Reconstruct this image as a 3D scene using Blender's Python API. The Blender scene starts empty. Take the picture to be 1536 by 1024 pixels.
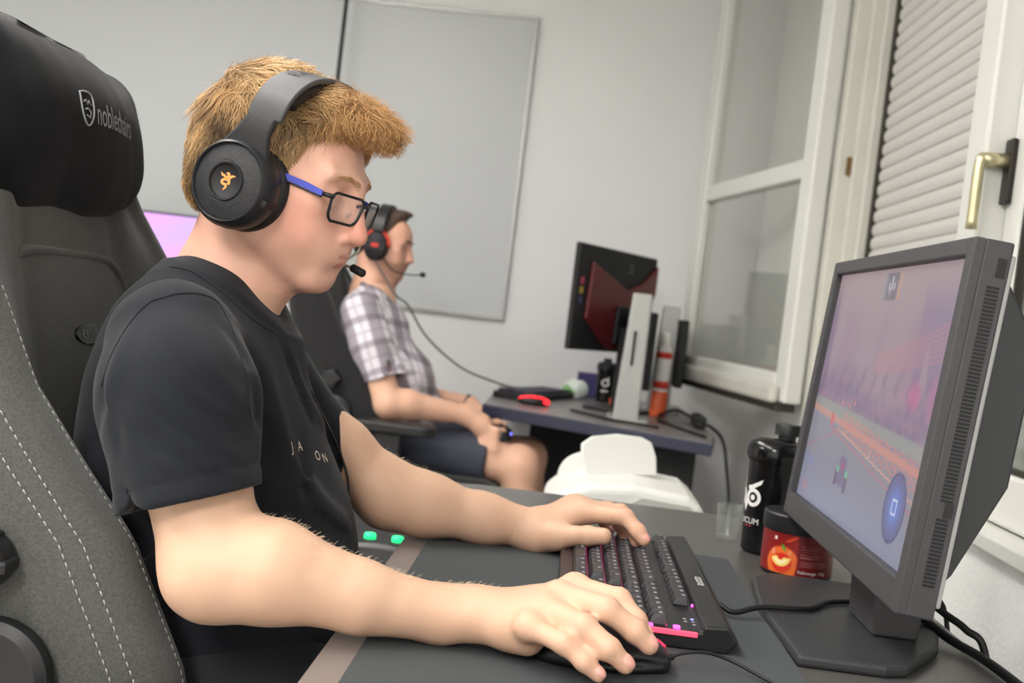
import bpy, bmesh, math, random
import numpy as np
from math import sin, cos, pi, radians, sqrt, atan2, hypot
from mathutils import Vector, Matrix
from mathutils.bvhtree import BVHTree

random.seed(7)
RNG = np.random.default_rng(7)
SC = bpy.context.scene
COL = SC.collection

# ------------------------------------------------------------------ camera
F_PX = 1650.0
CAM_Z = 1.07
_ps, _pt, _ro = radians(2.83), radians(1.8), radians(6.8)
FW = np.array([-sin(_ps) * cos(_pt), cos(_ps) * cos(_pt), -sin(_pt)])
_r0 = np.array([cos(_ps), sin(_ps), 0.0])
_u0 = np.cross(_r0, FW)
RT = cos(_ro) * _r0 + sin(_ro) * _u0
UP = cos(_ro) * _u0 - sin(_ro) * _r0
CAM = np.array([0.0, 0.0, CAM_Z])


def ray(px, py):
    return FW + RT * (px - 768) / F_PX + UP * (512 - py) / F_PX


def W(px, py, d):
    """world point seen at a pixel at a distance along the view axis"""
    return CAM + d * ray(px, py)


def PL(px, py, ax, v):
    """world point where a pixel's ray meets the plane axis=value"""
    r = ray(px, py)
    return CAM + r * ((v - CAM[ax]) / r[ax])


def PN(px, py, o, n):
    r = ray(px, py)
    return CAM + r * (np.dot(np.asarray(o) - CAM, n) / np.dot(r, n))


def V3(*a):
    return np.array(a, float)


def nrm(v):
    v = np.asarray(v, float)
    return v / (np.linalg.norm(v) + 1e-12)


# ------------------------------------------------------------------ materials
MATS = {}


def _lin(c):
    return tuple((x / 12.92 if x <= 0.04045 else ((x + 0.055) / 1.055) ** 2.4) for x in c)


def rgb(r, g, b):
    return _lin((r / 255, g / 255, b / 255))


def mat(name, col, rough=0.5, metal=0.0, spec=0.5, noise=None, bump=None, attr=None, sss=0.0,
        emit=None, estr=0.0, trans=0.0, alpha=1.0, sheen=0.0, coat=0.0, ior=1.45):
    """noise=(scale, amount) value variation, bump=(scale, strength, dist)"""
    if name in MATS:
        return MATS[name]
    m = bpy.data.materials.new(name)
    m.use_nodes = True
    nt = m.node_tree
    b = nt.nodes['Principled BSDF']
    I = b.inputs
    I['Base Color'].default_value = (*col, 1)
    I['Roughness'].default_value = rough
    I['Metallic'].default_value = metal
    I['Specular IOR Level'].default_value = spec
    I['IOR'].default_value = ior
    I['Transmission Weight'].default_value = trans
    I['Alpha'].default_value = alpha
    I['Sheen Weight'].default_value = sheen
    I['Coat Weight'].default_value = coat
    if sss:
        I['Subsurface Weight'].default_value = sss
        I['Subsurface Radius'].default_value = (1.0, 0.35, 0.2)
        I['Subsurface Scale'].default_value = 0.008
    if emit is not None:
        I['Emission Color'].default_value = (*emit, 1)
        I['Emission Strength'].default_value = estr
    L = nt.links
    tc = None
    src = None
    if attr:
        a = nt.nodes.new('ShaderNodeAttribute')
        a.attribute_name = attr
        src = a.outputs['Color']
        L.new(src, I['Base Color'])
    if noise or bump:
        tc = nt.nodes.new('ShaderNodeTexCoord')
    if noise:
        n = nt.nodes.new('ShaderNodeTexNoise')
        n.inputs['Scale'].default_value = noise[0]
        n.inputs['Detail'].default_value = 4
        L.new(tc.outputs['Object'], n.inputs['Vector'])
        mr = nt.nodes.new('ShaderNodeMapRange')
        mr.inputs['From Min'].default_value = 0.25
        mr.inputs['From Max'].default_value = 0.75
        mr.inputs['To Min'].default_value = 1 - noise[1]
        mr.inputs['To Max'].default_value = 1 + noise[1]
        L.new(n.outputs['Fac'], mr.inputs['Value'])
        mx = nt.nodes.new('ShaderNodeVectorMath')
        mx.operation = 'MULTIPLY'
        if src:
            L.new(src, mx.inputs[0])
        else:
            mx.inputs[0].default_value = col
        L.new(mr.outputs['Result'], mx.inputs[1])
        L.new(mx.outputs['Vector'], I['Base Color'])
    if bump:
        n2 = nt.nodes.new('ShaderNodeTexNoise')
        n2.inputs['Scale'].default_value = bump[0]
        n2.inputs['Detail'].default_value = 3
        L.new(tc.outputs['Object'], n2.inputs['Vector'])
        bp = nt.nodes.new('ShaderNodeBump')
        bp.inputs['Strength'].default_value = bump[1]
        bp.inputs['Distance'].default_value = bump[2]
        L.new(n2.outputs['Fac'], bp.inputs['Height'])
        L.new(bp.outputs['Normal'], I['Normal'])
    MATS[name] = m
    return m


def glass_mat(name, tint=(1, 1, 1), refl=0.12, rough=0.02, haze=0.0):
    """thin pane: mostly see-through with a fresnel gloss, as architectural glass"""
    if name in MATS:
        return MATS[name]
    m = bpy.data.materials.new(name)
    m.use_nodes = True
    nt = m.node_tree
    for n in list(nt.nodes):
        if n.type != 'OUTPUT_MATERIAL':
            nt.nodes.remove(n)
    out = [n for n in nt.nodes if n.type == 'OUTPUT_MATERIAL'][0]
    t = nt.nodes.new('ShaderNodeBsdfTransparent')
    t.inputs['Color'].default_value = (*tint, 1)
    g = nt.nodes.new('ShaderNodeBsdfGlossy')
    g.inputs['Roughness'].default_value = rough
    d = nt.nodes.new('ShaderNodeBsdfDiffuse')
    d.inputs['Color'].default_value = (*rgb(200, 205, 200), 1)
    m0 = nt.nodes.new('ShaderNodeMixShader')
    m0.inputs[0].default_value = haze
    fr = nt.nodes.new('ShaderNodeLayerWeight')
    fr.inputs['Blend'].default_value = .5
    pw = nt.nodes.new('ShaderNodeMath')
    pw.operation = 'POWER'
    pw.inputs[1].default_value = 4.0
    mu = nt.nodes.new('ShaderNodeMath')
    mu.operation = 'MULTIPLY_ADD'
    mu.inputs[1].default_value = 0.5
    mu.inputs[2].default_value = refl
    mu.use_clamp = True
    mx = nt.nodes.new('ShaderNodeMixShader')
    L = nt.links
    L.new(fr.outputs['Facing'], pw.inputs[0])
    L.new(pw.outputs[0], mu.inputs[0])
    L.new(mu.outputs[0], mx.inputs[0])
    L.new(t.outputs[0], m0.inputs[1])
    L.new(d.outputs[0], m0.inputs[2])
    L.new(m0.outputs[0], mx.inputs[1])
    L.new(g.outputs[0], mx.inputs[2])
    L.new(mx.outputs[0], out.inputs['Surface'])
    MATS[name] = m
    return m


def emit_attr(name, strength, base=0.02):
    """a lit display whose picture is in the mesh's colour attribute"""
    m = mat(name, (base, base, base), rough=0.35)
    nt = m.node_tree
    a = nt.nodes.new('ShaderNodeAttribute')
    a.attribute_name = 'Col'
    b = nt.nodes['Principled BSDF']
    nt.links.new(a.outputs['Color'], b.inputs['Emission Color'])
    b.inputs['Emission Strength'].default_value = strength
    return m


# ------------------------------------------------------------------ objects
LOC = {}


def _loc_of(o):
    return LOC.get(o.name, np.zeros(3))


def thing(name, label, cat, loc, group=None, kind=None):
    o = bpy.data.objects.new(name, None)
    o.empty_display_size = 0.05
    COL.objects.link(o)
    o.location = Vector(loc)
    LOC[o.name] = np.asarray(loc, float)
    if label:
        o['label'] = label
    if cat:
        o['category'] = cat
    if group:
        o['group'] = group
    if kind:
        o['kind'] = kind
    return o


def tag(o, label=None, cat=None, group=None, kind=None):
    if label:
        o['label'] = label
    if cat:
        o['category'] = cat
    if group:
        o['group'] = group
    if kind:
        o['kind'] = kind
    return o


def mesh(name, V, F, m, parent=None, smooth=True, loc=None, bevel=None, col=None, seg=2, label=None, auto=None):
    """V in world coordinates; links one object; origin at parent's origin, or at the mesh's base"""
    V = np.asarray(V, float)
    if parent is not None:
        base = _loc_of(parent)
    elif loc is not None:
        base = np.asarray(loc, float)
    else:
        base = np.array([(V[:, 0].min() + V[:, 0].max()) / 2, (V[:, 1].min() + V[:, 1].max()) / 2, V[:, 2].min()])
    me = bpy.data.meshes.new(name)
    me.from_pydata([tuple(v) for v in (V - base)], [], [tuple(int(i) for i in f) for f in F])
    me.update()
    if smooth:
        me.polygons.foreach_set('use_smooth', [True] * len(me.polygons))
    if col is not None:
        ca = me.color_attributes.new('Col', 'FLOAT_COLOR', 'POINT')
        c4 = np.ones((len(V), 4), np.float32)
        c4[:, :3] = col
        ca.data.foreach_set('color', c4.ravel())
    o = bpy.data.objects.new(name, me)
    COL.objects.link(o)
    if isinstance(m, (list, tuple)):
        for x in m:
            me.materials.append(x)
    elif m is not None:
        me.materials.append(m)
    if parent is not None:
        o.parent = parent
    else:
        o.location = Vector(base)
    LOC[o.name] = base
    if bevel:
        b = o.modifiers.new('bevel', 'BEVEL')
        b.width = bevel
        b.segments = seg
        b.limit_method = 'ANGLE'
        b.angle_limit = radians(35)
        b.harden_normals = False
    if auto is not None:
        bm = bmesh.new()
        bm.from_mesh(me)
        for e in bm.edges:
            if len(e.link_faces) == 2 and e.calc_face_angle(0) > radians(auto):
                e.smooth = False
        bm.to_mesh(me)
        bm.free()
    if label:
        o['label'] = label
    return o


class MB:
    """collects shapes of ONE part"""

    def __init__(s):
        s.V = []
        s.F = []

    def add(s, V, F):
        b = len(s.V)
        s.V.extend([tuple(v) for v in V])
        s.F.extend([tuple(i + b for i in f) for f in F])
        return s

    def box(s, lo, hi, M=None):
        (x0, y0, z0), (x1, y1, z1) = lo, hi
        v = np.array([(x0, y0, z0), (x1, y0, z0), (x1, y1, z0), (x0, y1, z0), (x0, y0, z1), (x1, y0, z1), (x1, y1, z1), (x0, y1, z1)], float)
        if M is not None:
            v = xf(M, v)
        return s.add(v, [(0, 3, 2, 1), (4, 5, 6, 7), (0, 1, 5, 4), (1, 2, 6, 5), (2, 3, 7, 6), (3, 0, 4, 7)])

    def prism(s, pts, h0, h1, M=None):
        """2-D outline (x,y) counter-clockwise extruded along z"""
        n = len(pts)
        v = np.array([(p[0], p[1], h0) for p in pts] + [(p[0], p[1], h1) for p in pts], float)
        if M is not None:
            v = xf(M, v)
        f = [tuple(range(n - 1, -1, -1)), tuple(range(n, 2 * n))]
        f += [(i, (i + 1) % n, n + (i + 1) % n, n + i) for i in range(n)]
        return s.add(v, f)

    def lathe(s, prof, n=40, M=None):
        """prof: (radius, z) bottom to top around local z; r=0 ends closed"""
        v = []
        f = []
        for (r, z) in prof:
            for k in range(n):
                a = 2 * pi * k / n
                v.append((r * cos(a), r * sin(a), z))
        for i in range(len(prof) - 1):
            for k in range(n):
                k2 = (k + 1) % n
                f.append((i * n + k, i * n + k2, (i + 1) * n + k2, (i + 1) * n + k))
        f.append(tuple(range(n - 1, -1, -1)))
        f.append(tuple((len(prof) - 1) * n + k for k in range(n)))
        v = np.array(v)
        if M is not None:
            v = xf(M, v)
        return s.add(v, f)

    def tube(s, pts, r, n=8, caps=True, closed=False):
        pts = [np.asarray(p, float) for p in pts]
        m = len(pts)
        rs = r if hasattr(r, '__len__') else [r] * m
        up = None
        v = []
        for i, p in enumerate(pts):
            if closed:
                t = nrm(pts[(i + 1) % m] - pts[i - 1])
            else:
                t = nrm(pts[min(i + 1, m - 1)] - pts[max(i - 1, 0)])
            if up is None:
                a = V3(0, 0, 1) if abs(t[2]) < .9 else V3(1, 0, 0)
                up = nrm(a - t * np.dot(a, t))
            else:
                up = nrm(up - t * np.dot(up, t))
            w = np.cross(t, up)
            for k in range(n):
                a = 2 * pi * k / n
                v.append(p + rs[i] * (cos(a) * up + sin(a) * w))
        f = []
        for i in range(m if closed else m - 1):
            j = (i + 1) % m
            for k in range(n):
                k2 = (k + 1) % n
                f.append((i * n + k, i * n + k2, j * n + k2, j * n + k))
        if caps and not closed:
            f.append(tuple(range(n - 1, -1, -1)))
            f.append(tuple((m - 1) * n + k for k in range(n)))
        return s.add(v, f)

    def build(s, name, m, parent=None, **k):
        return mesh(name, s.V, s.F, m, parent, **k)


def xf(M, v):
    M = np.asarray(M, float)
    v = np.asarray(v, float)
    return v @ M[:3, :3].T + M[:3, 3]


def frame(o, x, y, z):
    M = np.eye(4)
    M[:3, 0], M[:3, 1], M[:3, 2], M[:3, 3] = x, y, z, o
    return M


def axis_frame(o, z, xh=(1, 0, 0)):
    z = nrm(z)
    x = np.asarray(xh, float)
    x = x - z * np.dot(x, z)
    if np.linalg.norm(x) < 1e-3:
        x = V3(0, 1, 0) - z * z[1]
    x = nrm(x)
    return frame(o, x, np.cross(z, x), z)


def rotz(a, o=(0, 0, 0)):
    c, s = cos(a), sin(a)
    return frame(o, (c, s, 0), (-s, c, 0), (0, 0, 1))


def smooth_path(pts, n=8):
    """Catmull-Rom through points"""
    P = [np.asarray(p, float) for p in pts]
    P = [2 * P[0] - P[1]] + P + [2 * P[-1] - P[-2]]
    out = []
    for i in range(1, len(P) - 2):
        for k in range(n):
            t = k / n
            a, b, c, d = P[i - 1], P[i], P[i + 1], P[i + 2]
            out.append(.5 * ((2 * b) + (c - a) * t + (2 * a - 5 * b + 4 * c - d) * t * t + (3 * b - a - 3 * c + d) * t ** 3))
    out.append(P[-2])
    return out


def rrect(w, h, r, n=5, cx=0, cy=0):
    """rounded rectangle outline, counter-clockwise, centred"""
    o = []
    for (sx, sy, a0) in ((1, 1, 0), (-1, 1, 90), (-1, -1, 180), (1, -1, 270)):
        for k in range(n + 1):
            a = radians(a0 + 90 * k / n)
            o.append((cx + sx * (w / 2 - r) + r * cos(a), cy + sy * (h / 2 - r) + r * sin(a)))
    return o


def grid(fn, nu, nv):
    """fn(u,v)->point for u,v in 0..1"""
    V = [fn(i / nu, j / nv) for j in range(nv + 1) for i in range(nu + 1)]
    F = [(j * (nu + 1) + i, j * (nu + 1) + i + 1, (j + 1) * (nu + 1) + i + 1, (j + 1) * (nu + 1) + i) for j in range(nv) for i in range(nu)]
    return V, F


def text_geo(s, size=1.0, depth=0.0, align='LEFT', space=1.0, subdiv=0):
    """letters as flat or solid geometry in their own x,y plane"""
    cu = bpy.data.curves.new('t', 'FONT')
    cu.body = s
    cu.size = size
    cu.align_x = align
    cu.space_character = space
    cu.extrude = depth
    cu.resolution_u = 4
    o = bpy.data.objects.new('t', cu)
    COL.objects.link(o)
    dg = bpy.context.evaluated_depsgraph_get()
    me = bpy.data.meshes.new_from_object(o.evaluated_get(dg))
    if subdiv:
        bm = bmesh.new()
        bm.from_mesh(me)
        bmesh.ops.triangulate(bm, faces=bm.faces)
        bmesh.ops.subdivide_edges(bm, edges=bm.edges, cuts=subdiv)
        bm.to_mesh(me)
        bm.free()
    V = np.array([tuple(v.co) for v in me.vertices]).reshape(-1, 3)
    F = [tuple(p.vertices) for p in me.polygons]
    bpy.data.objects.remove(o)
    bpy.data.curves.remove(cu)
    bpy.data.meshes.remove(me)
    return V, F


def bvh_of(V, F):
    return BVHTree.FromPolygons([tuple(v) for v in V], [tuple(int(i) for i in f) for f in F])


def project(Vs, bvh, d, lift=0.0006):
    """drop points along d on to a surface"""
    out = []
    d = Vector(nrm(d))
    last = None
    for v in Vs:
        h, n, i, t = bvh.ray_cast(Vector(v) - d * 0.3, d)
        if h is None:
            h, n, i, t = bvh.find_nearest(Vector(v))
        out.append(np.array(h) - np.array(d) * lift)
    return out


# ------------------------------------------------------------------ smooth implicit bodies
def smin(a, b, k):
    h = np.maximum(k - np.abs(a - b), 0.0) / k
    return np.minimum(a, b) - h * h * k * 0.25


class Cone:
    """tapered capsule"""

    def __init__(s, a, b, ra, rb=None):
        s.a = np.asarray(a, float)
        s.b = np.asarray(b, float)
        s.ra = ra
        s.rb = ra if rb is None else rb

    def d(s, P):
        ba = s.b - s.a
        l2 = ba @ ba + 1e-12
        t = np.clip(((P - s.a) @ ba) / l2, 0, 1)
        q = P - s.a - t[:, None] * ba
        return np.sqrt((q * q).sum(1)) - (s.ra + (s.rb - s.ra) * t)


class Ell:
    """ellipsoid with axes given as a frame"""

    def __init__(s, c, r, ax=None):
        s.c = np.asarray(c, float)
        s.r = np.asarray(r, float)
        s.A = np.eye(3) if ax is None else np.asarray(ax, float)  # rows = axes

    def d(s, P):
        q = (P - s.c) @ s.A.T
        k0 = np.sqrt(((q / s.r) ** 2).sum(1))
        k1 = np.sqrt(((q / (s.r ** 2)) ** 2).sum(1))
        far = np.sqrt((q * q).sum(1)) - s.r.max()
        d = k0 * (k0 - 1) / np.maximum(k1, 1e-6)
        return np.where(k0 < 0.2, -s.r.min() * (1 - k0), np.maximum(d, far))


class RBox:
    """rounded box with axes"""

    def __init__(s, c, h, r, ax=None):
        s.c = np.asarray(c, float)
        s.h = np.asarray(h, float) - r
        s.rr = r
        s.A = np.eye(3) if ax is None else np.asarray(ax, float)

    def d(s, P):
        q = np.abs((P - s.c) @ s.A.T) - s.h
        return np.sqrt((np.maximum(q, 0) ** 2).sum(1)) + np.minimum(q.max(1), 0) - s.rr


class Plane:
    def __init__(s, p, n):
        s.p = np.asarray(p, float)
        s.n = nrm(n)

    def d(s, P):
        return (P - s.p) @ s.n


class Fn:
    def __init__(s, f):
        s.f = f

    def d(s, P):
        return s.f(P)


class Field:
    def __init__(s):
        s.ops = []
        s.disp = None

    def u(s, p, k=0.01):
        s.ops.append(('u', p, k))
        return s

    def sub(s, p, k=0.004):
        s.ops.append(('s', p, k))
        return s

    def cut(s, p, k=0.004):
        s.ops.append(('i', p, k))
        return s

    def ev(s, P, ops=None, disp=True):
        acc = np.full(len(P), 1.0)
        for (o, p, k) in (s.ops if ops is None else ops):
            d = p.d(P)
            if o == 'u':
                acc = smin(acc, d, k)
            elif o == 's':
                acc = -smin(-acc, d, k)
            else:
                acc = -smin(-acc, -d, k)
        if disp and s.disp is not None:
            acc = acc + s.disp(P)
        return acc


def nets(field, lo, hi, h, B=14, pad=0.012):
    """surface nets on a sparse set of blocks -> V, F"""
    lo = np.asarray(lo, float)
    hi = np.asarray(hi, float)
    nb = np.ceil((hi - lo) / (h * B)).astype(int)
    R = h * B * sqrt(3) / 2
    gi = np.arange(B + 1)
    G = np.stack(np.meshgrid(gi, gi, gi, indexing='ij'), -1).reshape(-1, 3)
    keys = []
    verts = []
    quads = []
    N = B + 1
    BIG = np.int64(1 << 20)

    def key(c):
        c = c.astype(np.int64) + 8
        return (c[:, 0] * BIG + c[:, 1]) * BIG + c[:, 2]
    ci = np.stack(np.meshgrid(np.arange(nb[0]), np.arange(nb[1]), np.arange(nb[2]), indexing='ij'), -1).reshape(-1, 3)
    cen = lo + (ci + .5) * h * B
    D = [(o, p, k, p.d(cen)) for (o, p, k) in field.ops]
    acc = field.ev(cen, disp=False)
    act = np.abs(acc) < R * 1.25 + pad
    co = np.array([(0, 0, 0), (1, 0, 0), (0, 1, 0), (1, 1, 0), (0, 0, 1), (1, 0, 1), (0, 1, 1), (1, 1, 1)])
    ed = [(0, 1), (2, 3), (4, 5), (6, 7), (0, 2), (1, 3), (4, 6), (5, 7), (0, 4), (1, 5), (2, 6), (3, 7)]
    for bi in np.nonzero(act)[0]:
        ops = [(o, p, k) for (o, p, k, dd) in D if (dd[bi] if o != 'i' else -dd[bi]) < R * 1.5 + max(.03, k * 1.5)]
        if not ops:
            continue
        g0 = ci[bi] * B
        P = lo + (g0 + G) * h
        v = field.ev(P, ops)
        v3 = v.reshape(N, N, N)
        s3 = v3 < 0
        if s3.all() or not s3.any():
            continue
        c8 = np.stack([v3[a:a + B, b:b + B, c:c + B].reshape(-1) for (a, b, c) in co], 1)
        s8 = c8 < 0
        am = ~(s8.all(1) | (~s8).all(1))
        idx = np.nonzero(am)[0]
        cc = np.stack(np.unravel_index(idx, (B, B, B)), 1)
        c8 = c8[idx]
        sm = np.zeros((len(idx), 3))
        ct = np.zeros(len(idx))
        for (a, b) in ed:
            va, vb = c8[:, a], c8[:, b]
            x = (va < 0) != (vb < 0)
            t = np.where(x, va / np.where(x, va - vb, 1), 0)
            pt = co[a] + t[:, None] * (co[b] - co[a])
            sm += pt * x[:, None]
            ct += x
        verts.append(lo + (g0 + cc + sm / ct[:, None]) * h)
        keys.append(key(g0 + cc))
        for ax in range(3):
            sl0 = [slice(0, B)] * 3
            sl1 = [slice(0, B)] * 3
            sl1[ax] = slice(1, B + 1)
            a = s3[tuple(sl0)]
            b = s3[tuple(sl1)]
            e = np.stack(np.nonzero(a != b), 1)
            if not len(e):
                continue
            fl = a[e[:, 0], e[:, 1], e[:, 2]]
            o1 = np.zeros(3, int)
            o2 = np.zeros(3, int)
            o1[(ax + 1) % 3] = 1
            o2[(ax + 2) % 3] = 1
            g = g0 + e
            q = np.stack([key(g - o1 - o2), key(g - o2), key(g), key(g - o1)], 1)
            q[~fl] = q[~fl][:, ::-1]
            quads.append(q)
    K = np.concatenate(keys)
    Vv = np.concatenate(verts)
    Q = np.concatenate(quads)
    order = np.argsort(K)
    Ks = K[order]
    pos = np.clip(np.searchsorted(Ks, Q), 0, len(Ks) - 1)
    ok = (Ks[pos] == Q).all(1)
    return Vv[order], pos[ok]


def relax(V, F, it=2, lam=0.5):
    """a little Laplacian smoothing"""
    F = np.asarray(F)
    e = np.concatenate([F[:, [0, 1]], F[:, [1, 2]], F[:, [2, 3]], F[:, [3, 0]]])
    e = np.concatenate([e, e[:, ::-1]])
    n = len(V)
    cnt = np.bincount(e[:, 0], minlength=n).astype(float)
    for _ in range(it):
        s = np.stack([np.bincount(e[:, 0], weights=V[e[:, 1], k], minlength=n) for k in range(3)], 1)
        V = V + lam * (s / np.maximum(cnt, 1)[:, None] - V) * (cnt > 0)[:, None]
    return V


def vnormals(V, F):
    F = np.asarray(F)
    n = np.zeros_like(V)
    fn = np.cross(V[F[:, 2]] - V[F[:, 0]], V[F[:, 3]] - V[F[:, 1]])
    for k in range(4):
        for c in range(3):
            n[:, c] += np.bincount(F[:, k], weights=fn[:, c], minlength=len(V))
    return n / (np.linalg.norm(n, axis=1, keepdims=True) + 1e-12)


def sstep(a, b, x):
    t = np.clip((x - a) / (b - a), 0, 1)
    return t * t * (3 - 2 * t)


def seg_dist(P, a, b):
    a = np.asarray(a, float)
    b = np.asarray(b, float)
    ba = b - a
    t = np.clip(((P - a) @ ba) / (ba @ ba), 0, 1)
    q = P - a - t[:, None] * ba
    return np.sqrt((q * q).sum(1)), t


def wob(P, s, seed=0):
    """cheap smooth noise from sines, about -1..1"""
    r = np.random.default_rng(seed)
    o = np.zeros(len(P))
    for k in range(5):
        d = r.normal(size=3)
        d = d / np.linalg.norm(d) * s * (0.7 + 0.25 * k)
        o += np.sin(P @ d + r.uniform(0, 6.28)) / (1 + .4 * k)
    return o / 2.6
DRAFT = False
# ================================================================== THE ROOM
XR, XL, YB, YF, ZC = 0.72, -4.6, 4.5, -4.0, 2.75
M_wall = mat('wall_paint', rgb(232, 232, 231), 0.75, noise=(3, .02), bump=(160, .12, .002))
M_plaster = mat('rough_plaster', rgb(237, 237, 235), 0.8, noise=(20, .02), bump=(110, .6, .004))
M_ceil = mat('ceiling_paint', rgb(240, 239, 235), 0.85, noise=(4, .02))
M_floor = mat('floor_vinyl', rgb(182, 180, 176), 0.5, noise=(14, .08))
M_upvc = mat('window_plastic', rgb(221, 221, 215), 0.32, noise=(5, .015))
M_upvc2 = mat('window_plastic_worn', rgb(206, 204, 194), 0.4, noise=(9, .05))
M_grime = mat('window_gasket', rgb(52, 48, 40), 0.6, noise=(30, .3))
M_rust = mat('rusty_rod', rgb(118, 92, 52), 0.5, metal=.4, noise=(40, .4))
M_shut = mat('shutter_plastic', rgb(208, 206, 201), 0.5)
M_glass = glass_mat('pane_glass', (.94, .95, .935), .06, .03, .06)
M_brass = mat('champagne_metal', rgb(206, 198, 160), 0.32, metal=.75)
M_darkmetal = mat('dark_metal', rgb(48, 42, 38), 0.4, metal=.5)
M_white = mat('white_gloss', rgb(232, 230, 224), 0.35)
M_tile = mat('white_panel', rgb(216, 213, 204), 0.4)


def struct(name, mb, m, parent=None, **k):
    o = mb.build(name, m, parent, smooth=k.pop('smooth', False), **k)
    if parent is None:
        o['kind'] = 'structure'
    return o


def sthing(name, loc):
    return thing(name, None, None, loc, kind='structure')


struct('floor', MB().box((XL - .2, YF - .2, -.12), (XR + .5, YB + .2, 0)), M_floor)
struct('ceiling', MB().box((XL - .2, YF - .2, ZC), (XR + .5, YB + .2, ZC + .12)), M_ceil)
struct('wall_back', MB().box((XL - .2, YB, 0), (XR + .3, YB + .15, ZC)), M_wall)
struct('wall_left', MB().box((XL - .15, YF, 0), (XL, YB, ZC)), M_wall)
struct('wall_front', MB().box((XL - .2, YF - .15, 0), (XR + .3, YF, ZC)), M_wall)
# right wall, with two window openings
WZ0, WZ1 = .80, 2.46
W1Y0, W1Y1, W2Y0, W2Y1 = 2.05, 3.24, .55, 2.05
wr = MB()
wr.box((XR, YF, 0), (XR + .28, YB, WZ0)).box((XR, YF, WZ1), (XR + .28, YB, ZC))
wr.box((XR, W1Y1, WZ0), (XR + .28, YB, WZ1)).box((XR, YF, WZ0), (XR + .28, W2Y0, WZ1))
wr.box((XR - .001, W2Y0, 0.0), (XR + .01, 2.2, .775))
struct('wall_right', wr, M_plaster)
# smooth panels that line the wall below the sill behind the screen
tr = MB().box((XR - .035, 2.06, .02), (XR - .002, 2.62, .40)).box((XR - .035, 2.06, .406), (XR - .002, 2.62, .77)).box((XR - .035, 2.628, .02), (XR - .002, 3.1, .77))
struct('trim_1', tr, M_tile, bevel=.003)
struct('trim_2', MB().box((XR - .03, W2Y0, .775), (XR + .06, 2.12, .802)).box((XR - .012, 2.12, .79), (XR + .06, W1Y1 + .5, .804)), M_upvc, bevel=.004)
struct('baseboard_back', MB().box((XL, YB - .015, 0), (XR, YB, .08)), M_white)

# ---- window 1: far opening, shutter down, sash swung back against the room
w1 = sthing('window_1', (XR, 2.65, WZ0))
fr = MB()
for (a, b, xa, xb) in ((3.165, 3.24, .70, .86), (3.13, 3.165, .735, .86), (3.105, 3.13, .765, .86)):
    fr.box((xa, a, WZ0), (xb, b, WZ1))
fr.box((.735, 2.05, WZ0), (.86, 3.2, WZ0 + .07)).box((.735, 2.05, WZ1 - .07), (.86, 3.2, WZ1))
fo = fr.build('frame', M_upvc2, w1, smooth=False, bevel=.005)
ml = MB().box((.695, 2.0, WZ0), (.86, 2.095, WZ1))
ml.build('mullion', M_upvc, w1, smooth=False, bevel=.006)
MB().box((.79, 3.085, WZ0 + .05), (.83, 3.106, WZ1)).build('shutter_guide', M_grime, w1, smooth=False)
# roller shutter: curved slats
sl = MB()
hs = .037
nslat = int((WZ1 - WZ0 - .07) / hs)
prof = []
for k in range(nslat):
    z = WZ0 + .06 + k * hs
    for (t, x) in ((0, .006), (.1, .001), (.35, -.003), (.65, -.003), (.9, .001), (.97, .006)):
        prof.append((.80 + x, z + t * hs))
V = [(x, y, z) for (x, z) in prof for y in (2.07, 3.092)]
Fq = [(2 * i, 2 * i + 1, 2 * i + 3, 2 * i + 2) for i in range(len(prof) - 1)]
V += [(.822, y, z) for z in (prof[0][1], prof[-1][1]) for y in (2.07, 3.092)]
n = 2 * len(prof)
Fq.append((n, n + 2, n + 3, n + 1))
mesh('roller_shutter', V, Fq, M_shut, w1, smooth=True, auto=30)
MB().box((.722, 3.15, 1.55), (.737, 3.163, 1.60)).build('latch', M_rust, w1, smooth=False, bevel=.002)
# open sash, hinged at the far jamb
hp = V3(.694, 3.215, 0)
sd = nrm(V3(-.2, .98, 0))
sn = V3(-sd[1], sd[0], 0)      # towards the room
SM = frame(hp, sd, sn, (0, 0, 1))
SW_, Z0, Z1, ZM = 1.06, .885, 2.44, 1.575
T = .055
sm = MB()
st = .085
sm.box((0.0, 0, Z0), (st, T, Z1), SM).box((SW_ - st, 0, Z0), (SW_, T, Z1), SM)
sm.box((st, 0, Z0), (SW_ - st, T, Z0 + .085), SM).box((st, 0, Z1 - .085), (SW_ - st, T, Z1), SM)
sm.box((st, .005, ZM - .03), (SW_ - st, T - .005, ZM + .03), SM)
so = sm.build('open_sash', M_upvc, w1, smooth=False, bevel=.008)
MB().box((.03, T, Z0 - .004), (SW_, T + .03, Z0 + .05), SM).build('drip_rail', M_upvc2, so, smooth=False, bevel=.012)
MB().box((.02, .008, Z0 - .026), (SW_ - .05, T + .012, Z0 - .001), SM).build('lower_seal', M_grime, so, smooth=False, bevel=.004)
for (a, b) in ((Z0 + .085, ZM - .03), (ZM + .03, Z1 - .085)):
    MB().box((st, .024, a), (SW_ - st, .030, b), SM).build('pane', M_glass, so, smooth=False)
MB().tube([(.722, 3.18, 1.05), (.722, 3.18, 2.4)], .006, 8).build('rod', M_rust, w1)
MB().box((.703, 3.20, Z0 + .02), (.722, 3.216, Z1)).build('hinge_seal', M_grime, w1, smooth=False)
for z in (1.08, 1.62, 2.2):
    MB().tube([(.716, 3.186, z), (.716, 3.186, z + .05)], .009, 10).build('hinge', M_rust, w1)

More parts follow.
